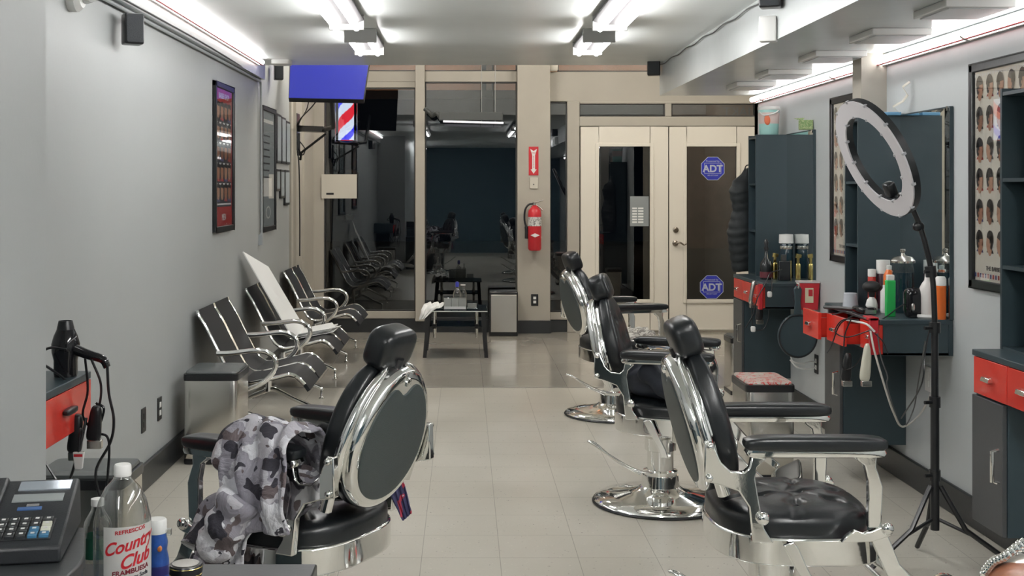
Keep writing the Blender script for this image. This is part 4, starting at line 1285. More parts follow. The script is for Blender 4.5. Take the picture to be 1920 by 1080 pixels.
# can of red spray
bottle('spray_can', 'tall red can with white cap behind the grey cup', 1.985, 6.0 - 0.16, WT, [(.018, 0), (.019, .005), (.019, .15), (.017, .155)], M('red_can', (0.45, 0.03, 0.02), .3), [(.019, .155), (.0195, .16), (.019, .19), (0, .192)], white)
bottle('spray_can', 'dark can with big white cap beside the brush', 2.04, 5.84, WT, [(.03, 0), (.031, .005), (.031, .165), (.029, .17)], M('dark_label_can', (0.05, 0.02, 0.03), .3), [(.0315, .17), (.032, .175), (.032, .235), (0, .236)], white)
bottle('spray_bottle', 'orange bottle with clear cap behind the green box', 2.03, 5.73, WT, [(.024, 0), (.026, .005), (.026, .17), (.018, .185), (.010, .20)], orange, [(.012, .195), (.012, .215), (0, .218)], white)
t = thing('neck_brush', 'barber neck brush with black bristles and white handle', 'brush', (1.93, 5.68, WT))
obj('handle', MB().lathe([(.018, 0), (.026, .008), (.028, .03), (.022, .055), (.012, .068), (.010, .075)], (1.93, 5.68, WT), 24), white, t)
obj('collar', MB().lathe([(.013, .07), (.016, .085), (.014, .10)], (1.93, 5.68, WT), 20), blackp, t)
random.seed(5)
br_ = MB()
for k in range(420):
    a, e = random.uniform(0, 2 * PI), math.sqrt(random.random()) * 1.25
    r = 0.05 * random.uniform(.85, 1)
    tip = Vector((1.93 + r * math.sin(e) * math.cos(a), 5.68 + r * math.sin(e) * math.sin(a), WT + .10 + r * 0.85 * math.cos(e) + .005))
    rt = Vector((1.93 + .010 * math.sin(e) * math.cos(a), 5.68 + .010 * math.sin(e) * math.sin(a), WT + .095))
    s_ = Vector((math.cos(a + 1.57), math.sin(a + 1.57), 0)) * .0022
    br_.add([rt - s_, rt + s_, tip], [(0, 1, 2)])
br_.sup((1.93, 5.68, WT + .118), (.043, .043, .028), 1, 1, 20, 12)
obj('bristles', br_, M('black_bristles', (0.01, 0.01, 0.011), .6), t, flat=True)
t = thing('talc_box', 'bright green box with white top at the front of the middle worktop', 'box', (1.94, 5.47, WT))
obj('box', MB().box(1.921, 1.961, 5.45, 5.48, WT, WT + .165), green, t, bev=.003)
obj('top', MB().box(1.925, 1.957, 5.453, 5.477, WT + .165, WT + .19), white, t, bev=.003)
t = thing('shaver', 'glossy black rounded shaver standing at the edge of the middle worktop', 'shaver', (2.03, 5.42, WT))
obj('body', MB().sup((2.03, 5.42, WT + .068), (.042, .035, .068), .5, .6, 32, 18), M('gloss_black', (0.01, 0.01, 0.012), .06), t)
obj('foot', MB().sup((2.03, 5.42, WT + .012), (.030, .030, .012), .4, .6, 24, 8), blackp, t)
obj('button', MB().sup((2.015, 5.385, WT + .05), (.008, .005, .018), .8, .8, 12, 8), steel, t)
bottle('trigger_bottle', 'white squeeze bottle standing on a white round dish', 2.085, 5.40, WT, [(.034, .018), (.036, .03), (.036, .13), (.024, .155), (.013, .17), (.010, .205)], M('milky_plastic', (0.62, 0.60, 0.58), .35), [(.011, .20), (.008, .225), (0, .226)], white,
       extra=lambda t: obj('dish', MB().lathe([(.045, 0), (.052, .008), (.050, .018), (.0, .018)], (2.085, 5.40, WT), 28), white, t))
bottle('spray_can', 'orange and white can standing in for a mirror reflection, beside the squeeze bottle', 2.125, 5.35, WT, [(.022, 0), (.023, .005), (.023, .15)], orange, [(.0235, .15), (.0235, .18), (.018, .19), (0, .19)], white)  # solid can put where the mirror would show a can's reflection
def jar(x, y, label, grp=None):
    t = thing('glass_jar', label, 'jar', (x, y, WT), grp)
    obj('body', MB().lathe([(.048, 0), (.05, .006), (.05, .20), (.046, .225), (.046, .235)], (x, y, WT), 28, cap=False), glassj, t)
    obj('liquid', MB().lathe([(.0, .004), (.046, .004), (.046, .19), (0, .19)], (x, y, WT), 28), M('dark_disinfectant', (0.01, 0.03, 0.045), .1), t)
    obj('lid', MB().lathe([(.055, .235), (.057, .245), (.045, .262), (.015, .27), (.007, .28), (.013, .29), (.012, .30), (0, .304)], (x, y, WT), 28), steel, t)
    return t
jar(2.055, 5.62, 'glass disinfectant jar with shiny lid against the middle mirror')
tag(obj('bottle', MB().lathe([(.02, 0), (.021, .004), (.021, .10), (.010, .115), (.010, .13)], (1.975, 5.63, WT), 16), white), 'small white bottle just behind the green box', 'bottle')
# shelf things
bottle('cup', 'red cup on the open shelf of the middle workstation', 2.0, 6.03, 1.475, [(.02, 0), (.028, .07), (0, .068)], M('red_can'), cat='cup')
bottle('bottle', 'clear bottle on the lower tower shelf of the middle workstation', 2.0, 6.03, 1.16, [(.024, 0), (.025, .004), (.025, .11), (.010, .14), (.010, .16)], clear, [(.012, .155), (.012, .18), (0, .18)], blackp)
bottle('cup', 'orange and white cup on the open shelf of the farthest workstation', 2.0, 8.11, 1.475, [(.02, 0), (.028, .09), (0, .088)], M('orange_cup', (.6, .4, .3), .4), cat='cup')
bottle('bottle', 'blue and white bottle on the tower shelf of the farthest workstation', 2.0, 8.11, 1.16, [(.028, 0), (.028, .07), (.028, .17), (.012, .20)], M('blue_white_label', (.25, .38, .65), .3), [(.014, .20), (.014, .23), (0, .23)], white)
bottle('bottle', 'white bottle lying behind on the top shelf of the nearest workstation', 2.05, 4.25, 1.475, [(.02, 0), (.02, .1)], white)
# blue objects on tower tops, ribbon on the wall
bw = M('pale_blue_plastic', (0.15, 0.35, 0.55), .4)
for x_, y_, s_, lab in ((2.0, 5.98, .045, 'small pale blue packet on top of the middle tower, left'), (2.11, 5.96, .045, 'small pale blue packet on top of the middle tower, by the wall')):
    t = thing('packet', lab, 'packet', (x_, y_, 1.80), 'blue packets on the middle tower')
    obj('wrap', MB().box(x_ - s_, x_ + s_, y_ - .05, y_ + .05, 1.80, 1.816), bw, t, bev=.003)
    obj('label', MB().box(x_ - s_ * .7, x_ + s_ * .7, y_ - .03, y_ + .03, 1.816, 1.818), paper, t)
rb = MB()
pts = [(2.155, 5.80, 1.955), (2.12, 5.80, 1.93), (2.14, 5.79, 1.89), (2.12, 5.80, 1.86), (2.08, 5.82, 1.835), (2.11, 5.81, 1.805)]
for i in range(len(pts) - 1):
    a, b = Vector(pts[i]), Vector(pts[i + 1])
    o_ = Vector((0, .012, 0.004))
    rb.add([a - o_, a + o_, b + o_, b - o_], [(0, 1, 2, 3)])
tag(obj('ribbon', rb, offw, solid=.001), 'curled cream ribbon hanging on the wall above the middle mirror', 'ribbon')
# far workstation things
t = thing('candy_tub', 'clear tub with orange and teal label on top of the farthest tower', 'tub', (2.04, 8.09, 1.80))
tx, ty = 2.055, 8.09
obj('body', MB().lathe([(.060, 0), (.062, .004), (.070, .165), (.070, .17)], (tx, ty, 1.80), 32), M('teal_label', (.35, .62, .58), .4), t)
obj('upper_label', MB().lathe([(.0665, .075), (.071, .15)], (tx, ty, 1.80), 32, cap=False), M('pink_label', (.62, .50, .47), .4), t)
obj('emblem', MB().sup((tx - .025, ty - .063, 1.80 + .10), (.022, .008, .035), 1, 1, 16, 10), M('orange_label', (.75, .18, .08), .4), t)
obj('lid', MB().lathe([(.073, .168), (.074, .17), (.074, .19), (0, .192)], (tx, ty, 1.80), 32), white, t)
obj('handle', MB().tube([(tx - .07, ty - .02, 1.96), (tx - .05, ty - .07, 1.93), (tx + .02, ty - .085, 1.945), (tx + .07, ty - .02, 1.975)], .004, smooth=6), white, t)
t = thing('money_box', 'small green box printed like a bank note on the mirror top of the farthest workstation', 'box', (2.11, 7.60, 1.80))
gn = ramp_mat('note_print', [(0, (.20, .32, .12)), (.48, (.42, .48, .25)), (.56, (.22, .35, .14))], 60, .6)
obj('body', MB().box(2.09, 2.165, 7.44, 7.50, 1.806, 1.866), gn, t, bev=.003)
obj('flap', MB().prism([(2.05, 1.875), (2.12, 1.88), (2.10, 1.862)], 7.46, 7.463, 'y'), gn, t)
t = thing('liquor_bottle', 'dark rounded bottle with tall stopper on the farthest workstation', 'bottle', (1.945, 7.72, WT))
obj('body', MB().lathe([(.036, 0), (.04, .006), (.04, .08), (.036, .11), (.014, .14), (.010, .19)], (1.945, 7.72, WT), 24), M('dark_glass', (.015, .018, .02), .08), t)
obj('stopper', MB().lathe([(.013, .185), (.016, .20), (.010, .215), (.016, .235), (.008, .255), (0, .262)], (1.945, 7.72, WT), 20), blackp, t)
obj('label', MB().lathe([(.0405, .012), (.0405, .05)], (1.945, 7.72, WT), 24, cap=False), M('maroon_label', (.12, .02, .03), .5), t)
t = thing('perfume_bottle', 'black rectangular bottle with gold edge on the farthest workstation', 'bottle', (2.03, 7.62, WT))
obj('body', MB().box(1.995, 2.07, 7.60, 7.635, WT, WT + .125), M('dark_glass'), t, bev=.004)
obj('edge', MB().box(2.068, 2.074, 7.602, 7.633, WT, WT + .127), gold, t)
obj('cap', MB().box(2.015, 2.045, 7.608, 7.628, WT + .125, WT + .165), M('smoke_cap', (.05, .05, .05), .1), t, bev=.002)
for x_, y_, lab in ((1.995, 7.70, 'slim gold trimmer behind the black rectangular bottle'), (2.115, 7.60, 'gold trimmer standing nearest the far mirror')):
    t = thing('gold_trimmer', lab, 'trimmer', (x_, y_, WT), 'gold trimmers')
    obj('body', MB().sup((x_, y_, WT + .055), (.015, .012, .055), .3, .5, 20, 12), gold, t)
    obj('neck', MB().box(x_ - .008, x_ + .008, y_ - .007, y_ + .007, WT + .108, WT + .145), gold, t)
    obj('head', MB().prism([(x_ - .016, WT + .145), (x_ + .018, WT + .145), (x_ + .022, WT + .165), (x_ - .010, WT + .172)], y_ - .009, y_ + .009, 'y'), gold, t)
t = thing('jar', 'tall dark jar with wide white lid against the far mirror', 'jar', (2.105, 7.84, WT))
obj('body', MB().lathe([(.040, 0), (.042, .004), (.042, .215), (.038, .225)], (2.105, 7.84, WT), 24), M('dark_disinfectant'), t)
obj('collar', MB().lathe([(.043, .19), (.044, .2), (.043, .21)], (2.105, 7.84, WT), 24), steel, t)
obj('lid', MB().lathe([(.040, .225), (.047, .228), (.045, .285), (.0, .288)], (2.105, 7.84, WT), 24), white, t)
t = thing('sharps_container', 'red sharps container mounted on the wall at the farthest workstation', 'container', (2.11, 7.33, .68))
obj('body', MB().prism([(2.055, .70), (2.155, .70), (2.165, .865), (2.045, .865)], 7.30, 7.385, 'y'), redp, t, bev=.004)
obj('lid', MB().box(2.04, 2.168, 7.295, 7.39, .865, .875), M('clear_white', (.6, .55, .55), .3), t)
obj('label', MB().box(2.075, 2.125, 7.297, 7.30, .745, .835), M('yellow_label', (.65, .60, .42), .5), t)
obj('warning_mark', MB().box(2.095, 2.120, 7.2955, 7.297, .785, .825), redp, t)
t = thing('hand_mirror', 'black oval hand mirror hanging from the side of the farthest workstation', 'hand mirror', (2.03, 7.30, .4))
out = [(2.025 + .122 * math.cos(2 * PI * i / 40), .545 + .135 * math.sin(2 * PI * i / 40)) for i in range(40)]
obj('head', MB().prism(out, 7.275, 7.29, 'y'), blackmat, t, bev=.004)
obj('rim', MB().tube([(2.025 + .115 * math.cos(2 * PI * i / 40), 7.272, .545 + .128 * math.sin(2 * PI * i / 40)) for i in range(41)], .005, seg=6), blackp, t)
obj('handle', MB().prism([(2.00, .66), (2.05, .66), (2.042, .75), (2.05, .83), (2.035, .85), (2.015, .85), (2.0, .83), (2.008, .75)], 7.275, 7.29, 'y'), blackmat, t, bev=.005)
obj('hook', MB().tube([(2.025, 7.272, .835), (2.03, 7.27, .86), (2.02, 7.285, .865)], .006, seg=8), steel, t)
# vest hanging at the far tower
t = thing('puffer_vest', 'black quilted vest hanging by the side of the farthest workstation tower', 'vest', (1.92, 8.3, .86))
rows_ = 12
vs, fs = [], []
prof_v = [(.0, .012), (.06, .03), (.12, .07), (.22, .09), (.40, .072), (.5, .085), (.62, .10), (.8, .09), (1.0, .075)]
vb = MB()
nu_ = 24
for j in range(61):
    v = j / 60
    z = 1.575 - v * .70
    for k in range(len(prof_v) - 1):
        if prof_v[k][0] <= v <= prof_v[k + 1][0]:
            q_ = (v - prof_v[k][0]) / (prof_v[k + 1][0] - prof_v[k][0])
            hw = prof_v[k][1] * (1 - q_) + prof_v[k + 1][1] * q_
            break
    pf = 1 + .07 * abs(math.sin(v * PI * rows_))
    for i in range(nu_):
        a = 2 * PI * i / nu_
        vs.append((1.955 - hw * .35 + hw * pf * math.cos(a), 8.285 + .05 * pf * math.sin(a) * (hw / .08), z - .01 * math.sin(a * 2)))
for j in range(60):
    for i in range(nu_):
        k = (i + 1) % nu_
        fs.append((j * nu_ + i, j * nu_ + k, (j + 1) * nu_ + k, (j + 1) * nu_ + i))
vb.add(vs, fs + [tuple(range(nu_)), tuple(60 * nu_ + i for i in range(nu_))])
obj('shell', vb, M('black_nylon', (.008, .012, .014), .6, bump=.3, bscale=30), t, sharp=80)
obj('hanger_loop', MB().tube([(1.94, 8.30, 1.57), (1.95, 8.28, 1.60), (1.975, 8.215, 1.60)], .004, smooth=4), blackp, t)

# ---- cables and clippers
def cable(label, pts, r=.0032, m=None, grp=None, nm='power_cord'):
    return tag(obj(nm, MB().tube(pts, r, seg=6, smooth=8), m or blackp), label, 'cord', grp)
def clipper(label, c, m, L=.15, tilt=0.1):
    c = Vector(c)
    t = thing('hair_clipper', label, 'hair clipper', c)
    R = Matrix.Rotation(tilt, 3, 'Y')
    obj('body', MB().sup(c, (.020, .017, L / 2), .45, .7, 20, 16, R=R, fn=lambda p: Vector((p.x * (1 - .25 * p.z / (L / 2)), p.y, p.z))), m, t)
    obj('blade', MB().box(c.x - .022, c.x + .022, c.y - .012, c.y + .012, c.z - L / 2 - .022, c.z - L / 2 + .004), steel, t, bev=.002)
    return t
# middle station: front drawers
clipper('cream coloured hair clipper hanging at the front of the middle workstation', (1.79, 5.34, .665), M('cream_shell', (.62, .60, .50), .3), .17)
clipper('black hair clipper hanging beside the cream one', (1.755, 5.50, .62), blackp, .13)
t = thing('tool_holder', 'red holder clipped on the near front corner of the middle workstation', 'holder', (1.82, 5.36, .75))
obj('frame', MB().box(1.80, 1.84, 5.325, 5.34, .70, .865).box(1.80, 1.842, 5.325, 5.42, .85, .866), redp, t, bev=.003)
P_ = lambda px, py, Y: tuple(at(px, py, Y))
cable('thick pale power cord looping down below the middle workstation', [P_(1632, 620, 5.30), P_(1640, 660, 5.28), P_(1662, 735, 5.30), P_(1676, 775, 5.35), P_(1692, 800, 5.4), P_(1722, 780, 5.5), P_(1743, 745, 5.58), P_(1746, 722, 5.60)], .0045, M('pale_cord', (.55, .53, .48), .5))
cable('thin grey cord hanging beside the thick pale cord', [P_(1645, 625, 5.3), P_(1652, 670, 5.3), P_(1664, 705, 5.3), P_(1664, 728, 5.31), P_(1690, 799, 5.4), P_(1712, 770, 5.45), P_(1722, 715, 5.5), P_(1735, 640, 4.75)], .003, M('grey_cord', (.10, .10, .10), .5))
cable('white flat cord over the drawers of the middle workstation', [P_(1585, 599, 5.45), P_(1605, 603, 5.38), P_(1625, 608, 5.31), P_(1640, 622, 5.3)], .005, white)
for i, pts in enumerate(([(1600, 592, 5.4), (1575, 608, 5.45), (1562, 640, 5.47), (1555, 655, 5.47), (1550, 662, 5.47)],
                         [(1610, 600, 5.36), (1580, 600, 5.42), (1566, 622, 5.45), (1590, 632, 5.42), (1635, 618, 5.3)],
                         [(1560, 590, 5.5), (1590, 585, 5.5), (1620, 596, 5.38), (1650, 600, 5.36), (1680, 580, 5.40), (1695, 570, 5.42)],
                         [(1595, 600, 5.4), (1585, 625, 5.42), (1582, 650, 5.42), (1580, 690, 5.42), (1600, 688, 5.42), (1625, 655, 5.33)],
                         [(1640, 625, 5.3), (1655, 640, 5.3), (1662, 655, 5.3), (1665, 664, 5.3)])):
    cable(['thin black cord dropping straight down over the far open drawer', 'thin black cord looping across the second drawer front', 'black cord running over the middle worktop to the shaver', 'long black cord looping below the second drawer', 'short black cord with a plug at the near red corner'][i], [P_(*p) for p in pts], .003)
t = thing('black_clipper', 'black clipper lying with its cord on the front of the middle worktop', 'hair clipper', (1.80, 5.6, WT))
obj('body', MB().sup((1.875, 5.62, WT + .016), (.045, .075, .016), .5, .6, 24, 12), M('gloss_black'), t)
obj('blade', MB().box(1.85, 1.90, 5.53, 5.55, WT + .004, WT + .022), steel, t)
t = thing('straight_razor', 'folded dark comb handle resting across the open drawer', 'comb', (1.8, 5.8, WT))
obj('handle', MB().tube([(1.76, 5.86, WT + .004), (1.80, 5.76, WT + .01), (1.85, 5.66, WT + .012)], .009, seg=8), blackp, t)
# far station clippers
clipper('silver and red hair clipper hanging at the farthest workstation', (1.835, 7.62, .78), steel, .15)
clipper('black clipper with round dial hanging below the farthest workstation', (1.86, 7.55, .665), blackp, .11)
t = thing('tool_holder', 'red tool holder on the near corner of the farthest workstation', 'holder', (1.85, 7.42, .7))
obj('frame', MB().box(1.815, 1.84, 7.385, 7.42, .695, .85), redp, t, bev=.003)
for i, (pts, lab) in enumerate((([(1466, 505, 7.38), (1445, 512, 7.35), (1436, 530, 7.34), (1420, 560, 7.34), (1412, 590, 7.36), (1398, 615, 7.38)], 'black cord arching over the farthest worktop to the left'),
                         ([(1447, 520, 7.35), (1447, 545, 7.33), (1443, 552, 7.33)], 'short cord with a white plug at the farthest workstation'),
                         ([(1418, 525, 7.4), (1410, 560, 7.38), (1412, 612, 7.38), (1430, 618, 7.38), (1440, 600, 7.38), (1442, 580, 7.37)], 'looped black cord low at the farthest workstation'))):
    cable(lab, [P_(*p) for p in pts], .0035)
for px_, py_ in ((1443, 552), (1412, 617)):
    c = at(px_, py_, 7.33)
    tag(obj('plug', MB().sup(c, (.014, .012, .018), .5, .5, 12, 8), white), 'white plug hanging %s on the cords of the farthest workstation' % ('high' if py_ < 600 else 'low'), 'plug')
cable('white cord plugged into the outlet beyond the middle workstation, upper', [(2.16, 7.38, .375), (2.12, 7.36, .378), (2.06, 7.34, .37), (2.01, 7.34, .385), (2.0, 7.36, .44)], .005, white)
cable('white cord plugged into the outlet beyond the middle workstation, lower', [(2.16, 7.38, .34), (2.12, 7.36, .335), (2.04, 7.34, .345), (2.0, 7.36, .39)], .005, white)

# ------------------------------------------------------------------ ring light
YR, XRL = 4.60, 1.805
t = thing('ring_light', 'large round ring light on a black tripod stand by the right wall', 'ring light', (XRL, YR, 0))
st = MB().cyl((XRL, YR, .13), (XRL, YR, .62), .0165).cyl((XRL, YR, .60), (XRL, YR, .905), .0135)
obj('pole', st, blackp, t)
obj('pole', MB().tube([(XRL, YR, .90), (XRL - .003, YR, 1.0), (XRL - .01, YR, 1.10), (XRL - .035, YR, 1.22), (XRL - .06, YR, 1.30), (XRL - .085, YR, 1.36)], .0105, smooth=5), blackp, t)
for z in (.34, .62, .905, 1.12):
    obj('collar', MB().cyl((XRL, YR, z - .02) if z < 1 else (XRL - .013, YR, z - .02), (XRL, YR, z + .02) if z < 1 else (XRL - .018, YR, z + .02), .021).cyl((XRL - .015, YR - .01, z), (XRL - .045, YR - .015, z), .007), blackp, t)
for ang in (200, -22, 90):
    a = math.radians(ang)
    d = Vector((math.cos(a), math.sin(a), 0))
    if ang == 90:
        d *= .6
    L_ = .30
    lg = MB().tube([Vector((XRL, YR, .30)) + d * .02, Vector((XRL, YR, .14)) + d * (.11 * 1), Vector((XRL, YR, .012)) + d * L_], .010, seg=8)
    lg.tube([Vector((XRL, YR, .17)) + d * .015, Vector((XRL, YR, .125)) + d * .125], .007, seg=8)
    obj('leg', lg, blackp, t)
nrm = Vector((-.86, -.12, -.40)).normalized()
RC = at(1641, 297, 4.55)
Rr = Vector((0, 0, 1)).rotation_difference(nrm).to_matrix()
def annulus(r0, r1, z0, z1, mb=None, n=72):
    mb = mb or MB()
    return mb.lathe([(r0, z0), (r1, z0), (r1, z1), (r0, z1), (r0, z0)], RC, n, axis=nrm, cap=False)
obj('ring_body', annulus(.172, .240, -.022, .004), M('ring_black', (.02, .022, .024), .35), t)
obj('diffuser', annulus(.174, .238, .004, .010), M('ring_diffuser', (.62, .60, .62), .45), t)
ring_grey = M('clip_grey', (.40, .40, .42), .4)
for k in range(12):
    a = 2 * PI * k / 12 + .2
    for rr_ in (.237, .175):
        p = RC + Rr @ Vector((rr_ * math.cos(a), rr_ * math.sin(a), .005))
        obj('clip', MB().sup(p, (.006, .006, .008), .4, .4, 8, 6, R=Rr), ring_grey, t)
pb = at(1694, 372, 4.60)
mt = MB().tube([(XRL - .085, YR, 1.36), pb, at(1698, 392, 4.6)], .012)
mt.sup(at(1722, 425, 4.6), (.022, .012, .018), .8, .8, 16, 10).sup(pb, (.02, .018, .025), .5, .5, 14, 8)
obj('hinge', mt, blackp, t)
ph_ = at(1669, 355, 4.60)
obj('phone_clip', MB().sup(ph_, (.030, .022, .020), .4, .4, 16, 8, R=Rr).tube([ph_, at(1678, 372, 4.6), at(1690, 385, 4.6)], .006), blackp, t)
cable('thin black cord hanging down from the ring light stand', [(XRL - .02, YR, .9), (XRL - .035, YR + .01, .8), (XRL - .045, YR + .02, .68), (XRL - .02, YR + .3, .5)], .003)

# ------------------------------------------------------------------ left workstation
t = thing('barber_workstation', 'red drawer workstation half hidden behind the left wall corner', 'workstation', (-1.4, 3.4, WT))
obj('worktop', MB().box(XL + .001, -1.19, 3.02, 3.83, WT - .024, WT), blackmat, t, bev=.003)
obj('drawer_case', MB().box(XL + .001, -1.205, 3.02, 3.825, WT - .165, WT - .024), blackmat, t)
d = obj('drawer', MB().box(-1.205, -1.19, 3.18, 3.828, WT - .162, WT - .026), red, t, bev=.002)
obj('handle', MB().sup((-1.18, 3.60, WT - .085), (.012, .05, .010), .6, .6, 20, 10), blackp, d)
obj('cupboard', MB().box(XL + .001, -1.30, 3.02, 3.30, .2, WT - .165), blackmat, t)
# hair dryer standing nozzle up
t = thing('hair_dryer', 'black hair dryer standing nozzle up on the left workstation', 'hair dryer', (-1.24, 3.72, WT))
hx, hy = -1.235, 3.72
obj('body', MB().lathe([(.034, 0), (.036, .01), (.036, .05), (.042, .075), (.043, .10), (.036, .125), (.027, .145)], (hx, hy, WT), 28), M('gloss_black'), t)
obj('nozzle', MB().lathe([(.028, .135), (.026, .15), (.021, .172), (.019, .172), (.018, .150)], (hx, hy, WT), 24, cap=False), blackp, t)
obj('handle', MB().tube([(hx + .03, hy - .01, WT + .085), (hx + .075, hy - .02, WT + .07), (hx + .12, hy - .02, WT + .055), (hx + .135, hy - .02, WT + .03)], lambda q: .017 - .006 * q, smooth=6, seg=14), M('gloss_black'), t)
obj('cord', MB().tube([(hx + .135, hy - .02, WT + .035), (hx + .14, hy - .02, WT - .05), (hx + .155, hy - .02, WT - .13), (hx + .145, hy - .02, WT - .20), (hx + .10, hy - .02, WT - .29), (hx + .115, hy - .02, WT - .38), (hx + .12, hy - .02, WT - .41)], .0045, smooth=8, seg=8), blackp, t)
for i, (pts, lab) in enumerate((([(hx + .02, hy - .05, WT + .09), (hx - .03, hy - .06, WT + .095), (hx - .08, hy - .05, WT + .06), (hx - .04, hy - .06, WT + .04), (hx + .01, hy - .07, WT + .01), (hx + .035, hy - .06, WT - .02)], 'black cord looped around the hair dryer'),
                               ([(hx + .07, hy - .03, WT + .06), (hx + .075, hy - .02, WT - .04), (hx + .06, hy - .02, WT - .12), (hx + .10, hy - .02, WT - .17), (hx + .14, hy - .02, WT - .20), (hx + .13, hy - .02, WT - .38)], 'long black cord falling from the left workstation'),
                               ([(hx + .09, hy - .03, WT + .055), (hx + .115, hy - .02, WT - .02), (hx + .11, hy - .02, WT - .09), (hx + .09, hy - .02, WT - .12), (hx + .10, hy - .02, WT - .17), (hx + .125, hy - .02, WT - .10), (hx + .10, hy - .02, WT - .08)], 'black cord knotted beside the red drawer'),
                               ([(hx - .04, hy - .1, WT - .19), (hx - .06, hy - .1, WT - .28), (hx - .03, hy - .1, WT - .34), (hx + .03, hy - .1, WT - .33), (hx + .07, hy - .08, WT - .20), (hx + .08, hy - .05, WT - .12)], 'black cord curling under the left workstation'),
                               ([(hx - .05, hy - .1, WT - .21), (hx, hy - .1, WT - .29), (hx + .02, hy - .1, WT - .33), (hx - .06, hy - .1, WT - .34)], 'second black cord curling low at the left workstation'))):
    cable(lab, pts, .0042)
clipper('black hair clipper hanging point down by the red drawer', (hx + .045, hy - .04, WT - .17), blackp, .12)
clipper('black clipper in the tangle of cords at the left workstation', (hx + .10, hy - .03, WT - .14), blackp, .11)
t = thing('lotion_tube', 'white tube with red print hanging under the left workstation cords', 'tube', (hx + .03, hy - .05, WT - .33))
lx, ly = at(147, 865, 3.60).x, 3.60
lz = at(148, 882, 3.60).z
obj('body', MB().prism([(lx - .016, lz + .055), (lx + .018, lz + .055), (lx + .012, lz + .005), (lx - .010, lz + .005)], ly - .006, ly + .006, 'y'), white, t, bev=.002)
obj('print', MB().box(lx - .012, lx + .014, ly - .0068, ly - .006, lz + .042, lz + .050), redp, t)
cable('black strap holding the white tube to the left workstation', [(lx, ly, lz + .052), (lx + .002, ly + .01, lz + .12), (lx + .01, ly + .02, .70)], .003)

# ------------------------------------------------------------------ foreground counter
C1, C2 = .745, .58
t = thing('low_counter', 'dark low counter at the bottom left with bottles and a tin', 'counter', (-.7, 2.3, 0))
obj('top', MB().box(XN + .001, -.335, 1.75, 2.74, C2 - .03, C2), M('grey_black_counter', (.022, .025, .027), .34, bump=.05), t, bev=.004)
obj('body', MB().box(XN + .001, -.37, 1.78, 2.70, 0, C2 - .03), blackmat, t)
poly1 = [(-.707, 2.10), (-.707, 2.21), (-.714, 2.262), (-.752, 2.386), (-.775, 2.45), (XN + .002, 2.52), (XN + .002, 1.85), (-.72, 1.85)]
t = thing('register_stand', 'black raised stand under the cash register', 'stand', (-.88, 2.2, C2))
obj('top', MB().prism(poly1, C1 - .025, C1), M('grey_black_counter'), t, bev=.004)
obj('body', MB().prism([(-.88 + (a + .88) * .97, 2.2 + (b - 2.2) * .97) for a, b in poly1], C2, C1 - .025), blackmat, t)
# cash register
t = thing('cash_register', 'black cash register with keypad on the raised stand', 'cash register', (-.9, 2.3, C1))
ang = math.radians(10)
RM = Matrix.Translation((-.745, 2.215, C1)) @ Matrix.Rotation(ang, 4, 'Z')
regm = M('register_black', (.014, .016, .019), .4, bump=.15, bscale=300)
W_ = .29
def rb_(pts, x0, x1):
    return MB().prism(pts, x0, x1, 'x').xf(RM)
# local: x from -W_ to 0 (0 = right side), y depth, z height. Sides slope
obj('base', rb_([(.0, .0), (.0, .030), (.012, .036), (.105, .058), (.115, .064), (.25, .098), (.262, .092), (.275, 0)], -W_, 0), regm, t, bev=.005)
obj('printer_cover', rb_([(.10, .05), (.105, .072), (.24, .108), (.255, .10), (.255, .05)], -W_, -.135), regm, t, bev=.005)
obj('paper_window', rb_([(.13, .0795), (.131, .083), (.19, .099), (.19, .094)], -.25, -.155), M('pale_grey', (.42, .43, .40), .4), t)
slope = math.atan2(.034, .135)
def panel(y0, y1, x0, x1, m, nm, h=.002):
    z = lambda y: .064 + (y - .115) * (.034 / .135)
    return obj(nm, rb_([(y0, z(y0)), (y0, z(y0) + h), (y1, z(y1) + h), (y1, z(y1))], x0, x1), m, t)
panel(.205, .240, -.112, -.012, M('silver_panel', (.45, .50, .56), .15, .6), 'display')
panel(.160, .188, -.116, -.020, M('panel_grey', (.22, .24, .24), .3), 'panel_strip')
panel(.128, .138, -.10, -.055, M('blue_strip', (.04, .10, .25), .3), 'logo_strip')
panel(.143, .149, -.085, -.062, M('label_grey', (.2, .2, .2), .4), 'panel_label')
kz = lambda y: .036 + (y - .012) * (.022 / .093)
tray = rb_([(.022, kz(.022) + .0005), (.022, kz(.022) + .002), (.098, kz(.098) + .002), (.098, kz(.098) + .0005)], -.275, -.022)
obj('key_tray', tray, blackp, t)
kc = [M('key_black', (.018, .02, .022), .25), M('key_blue', (.03, .12, .22), .3), M('key_cream', (.45, .46, .38), .4)]
kp = M('key_print', (.5, .5, .5), .5)
for r in range(4):
    for c in range(12):
        x1, y0 = -.026 - c * .0205, .026 + r * .0182
        cm = 2 if (c == 0 and r in (1, 2)) else (1 if (r == 0 and c == 0) or (r == 1 and c == 1) or (r == 0 and c == 1) else 0)
        z = kz(y0)
        k = obj('key', rb_([(y0, z), (y0 + .001, z + .008), (y0 + .014, z + .0115), (y0 + .0155, z + .003)], x1 - .0175, x1), kc[cm], t, bev=.0012)
        obj('key_print', rb_([(y0 + .005, z + .0092), (y0 + .005, z + .0098), (y0 + .010, z + .0110), (y0 + .010, z + .0104)], x1 - .012, x1 - .005), kp, k)
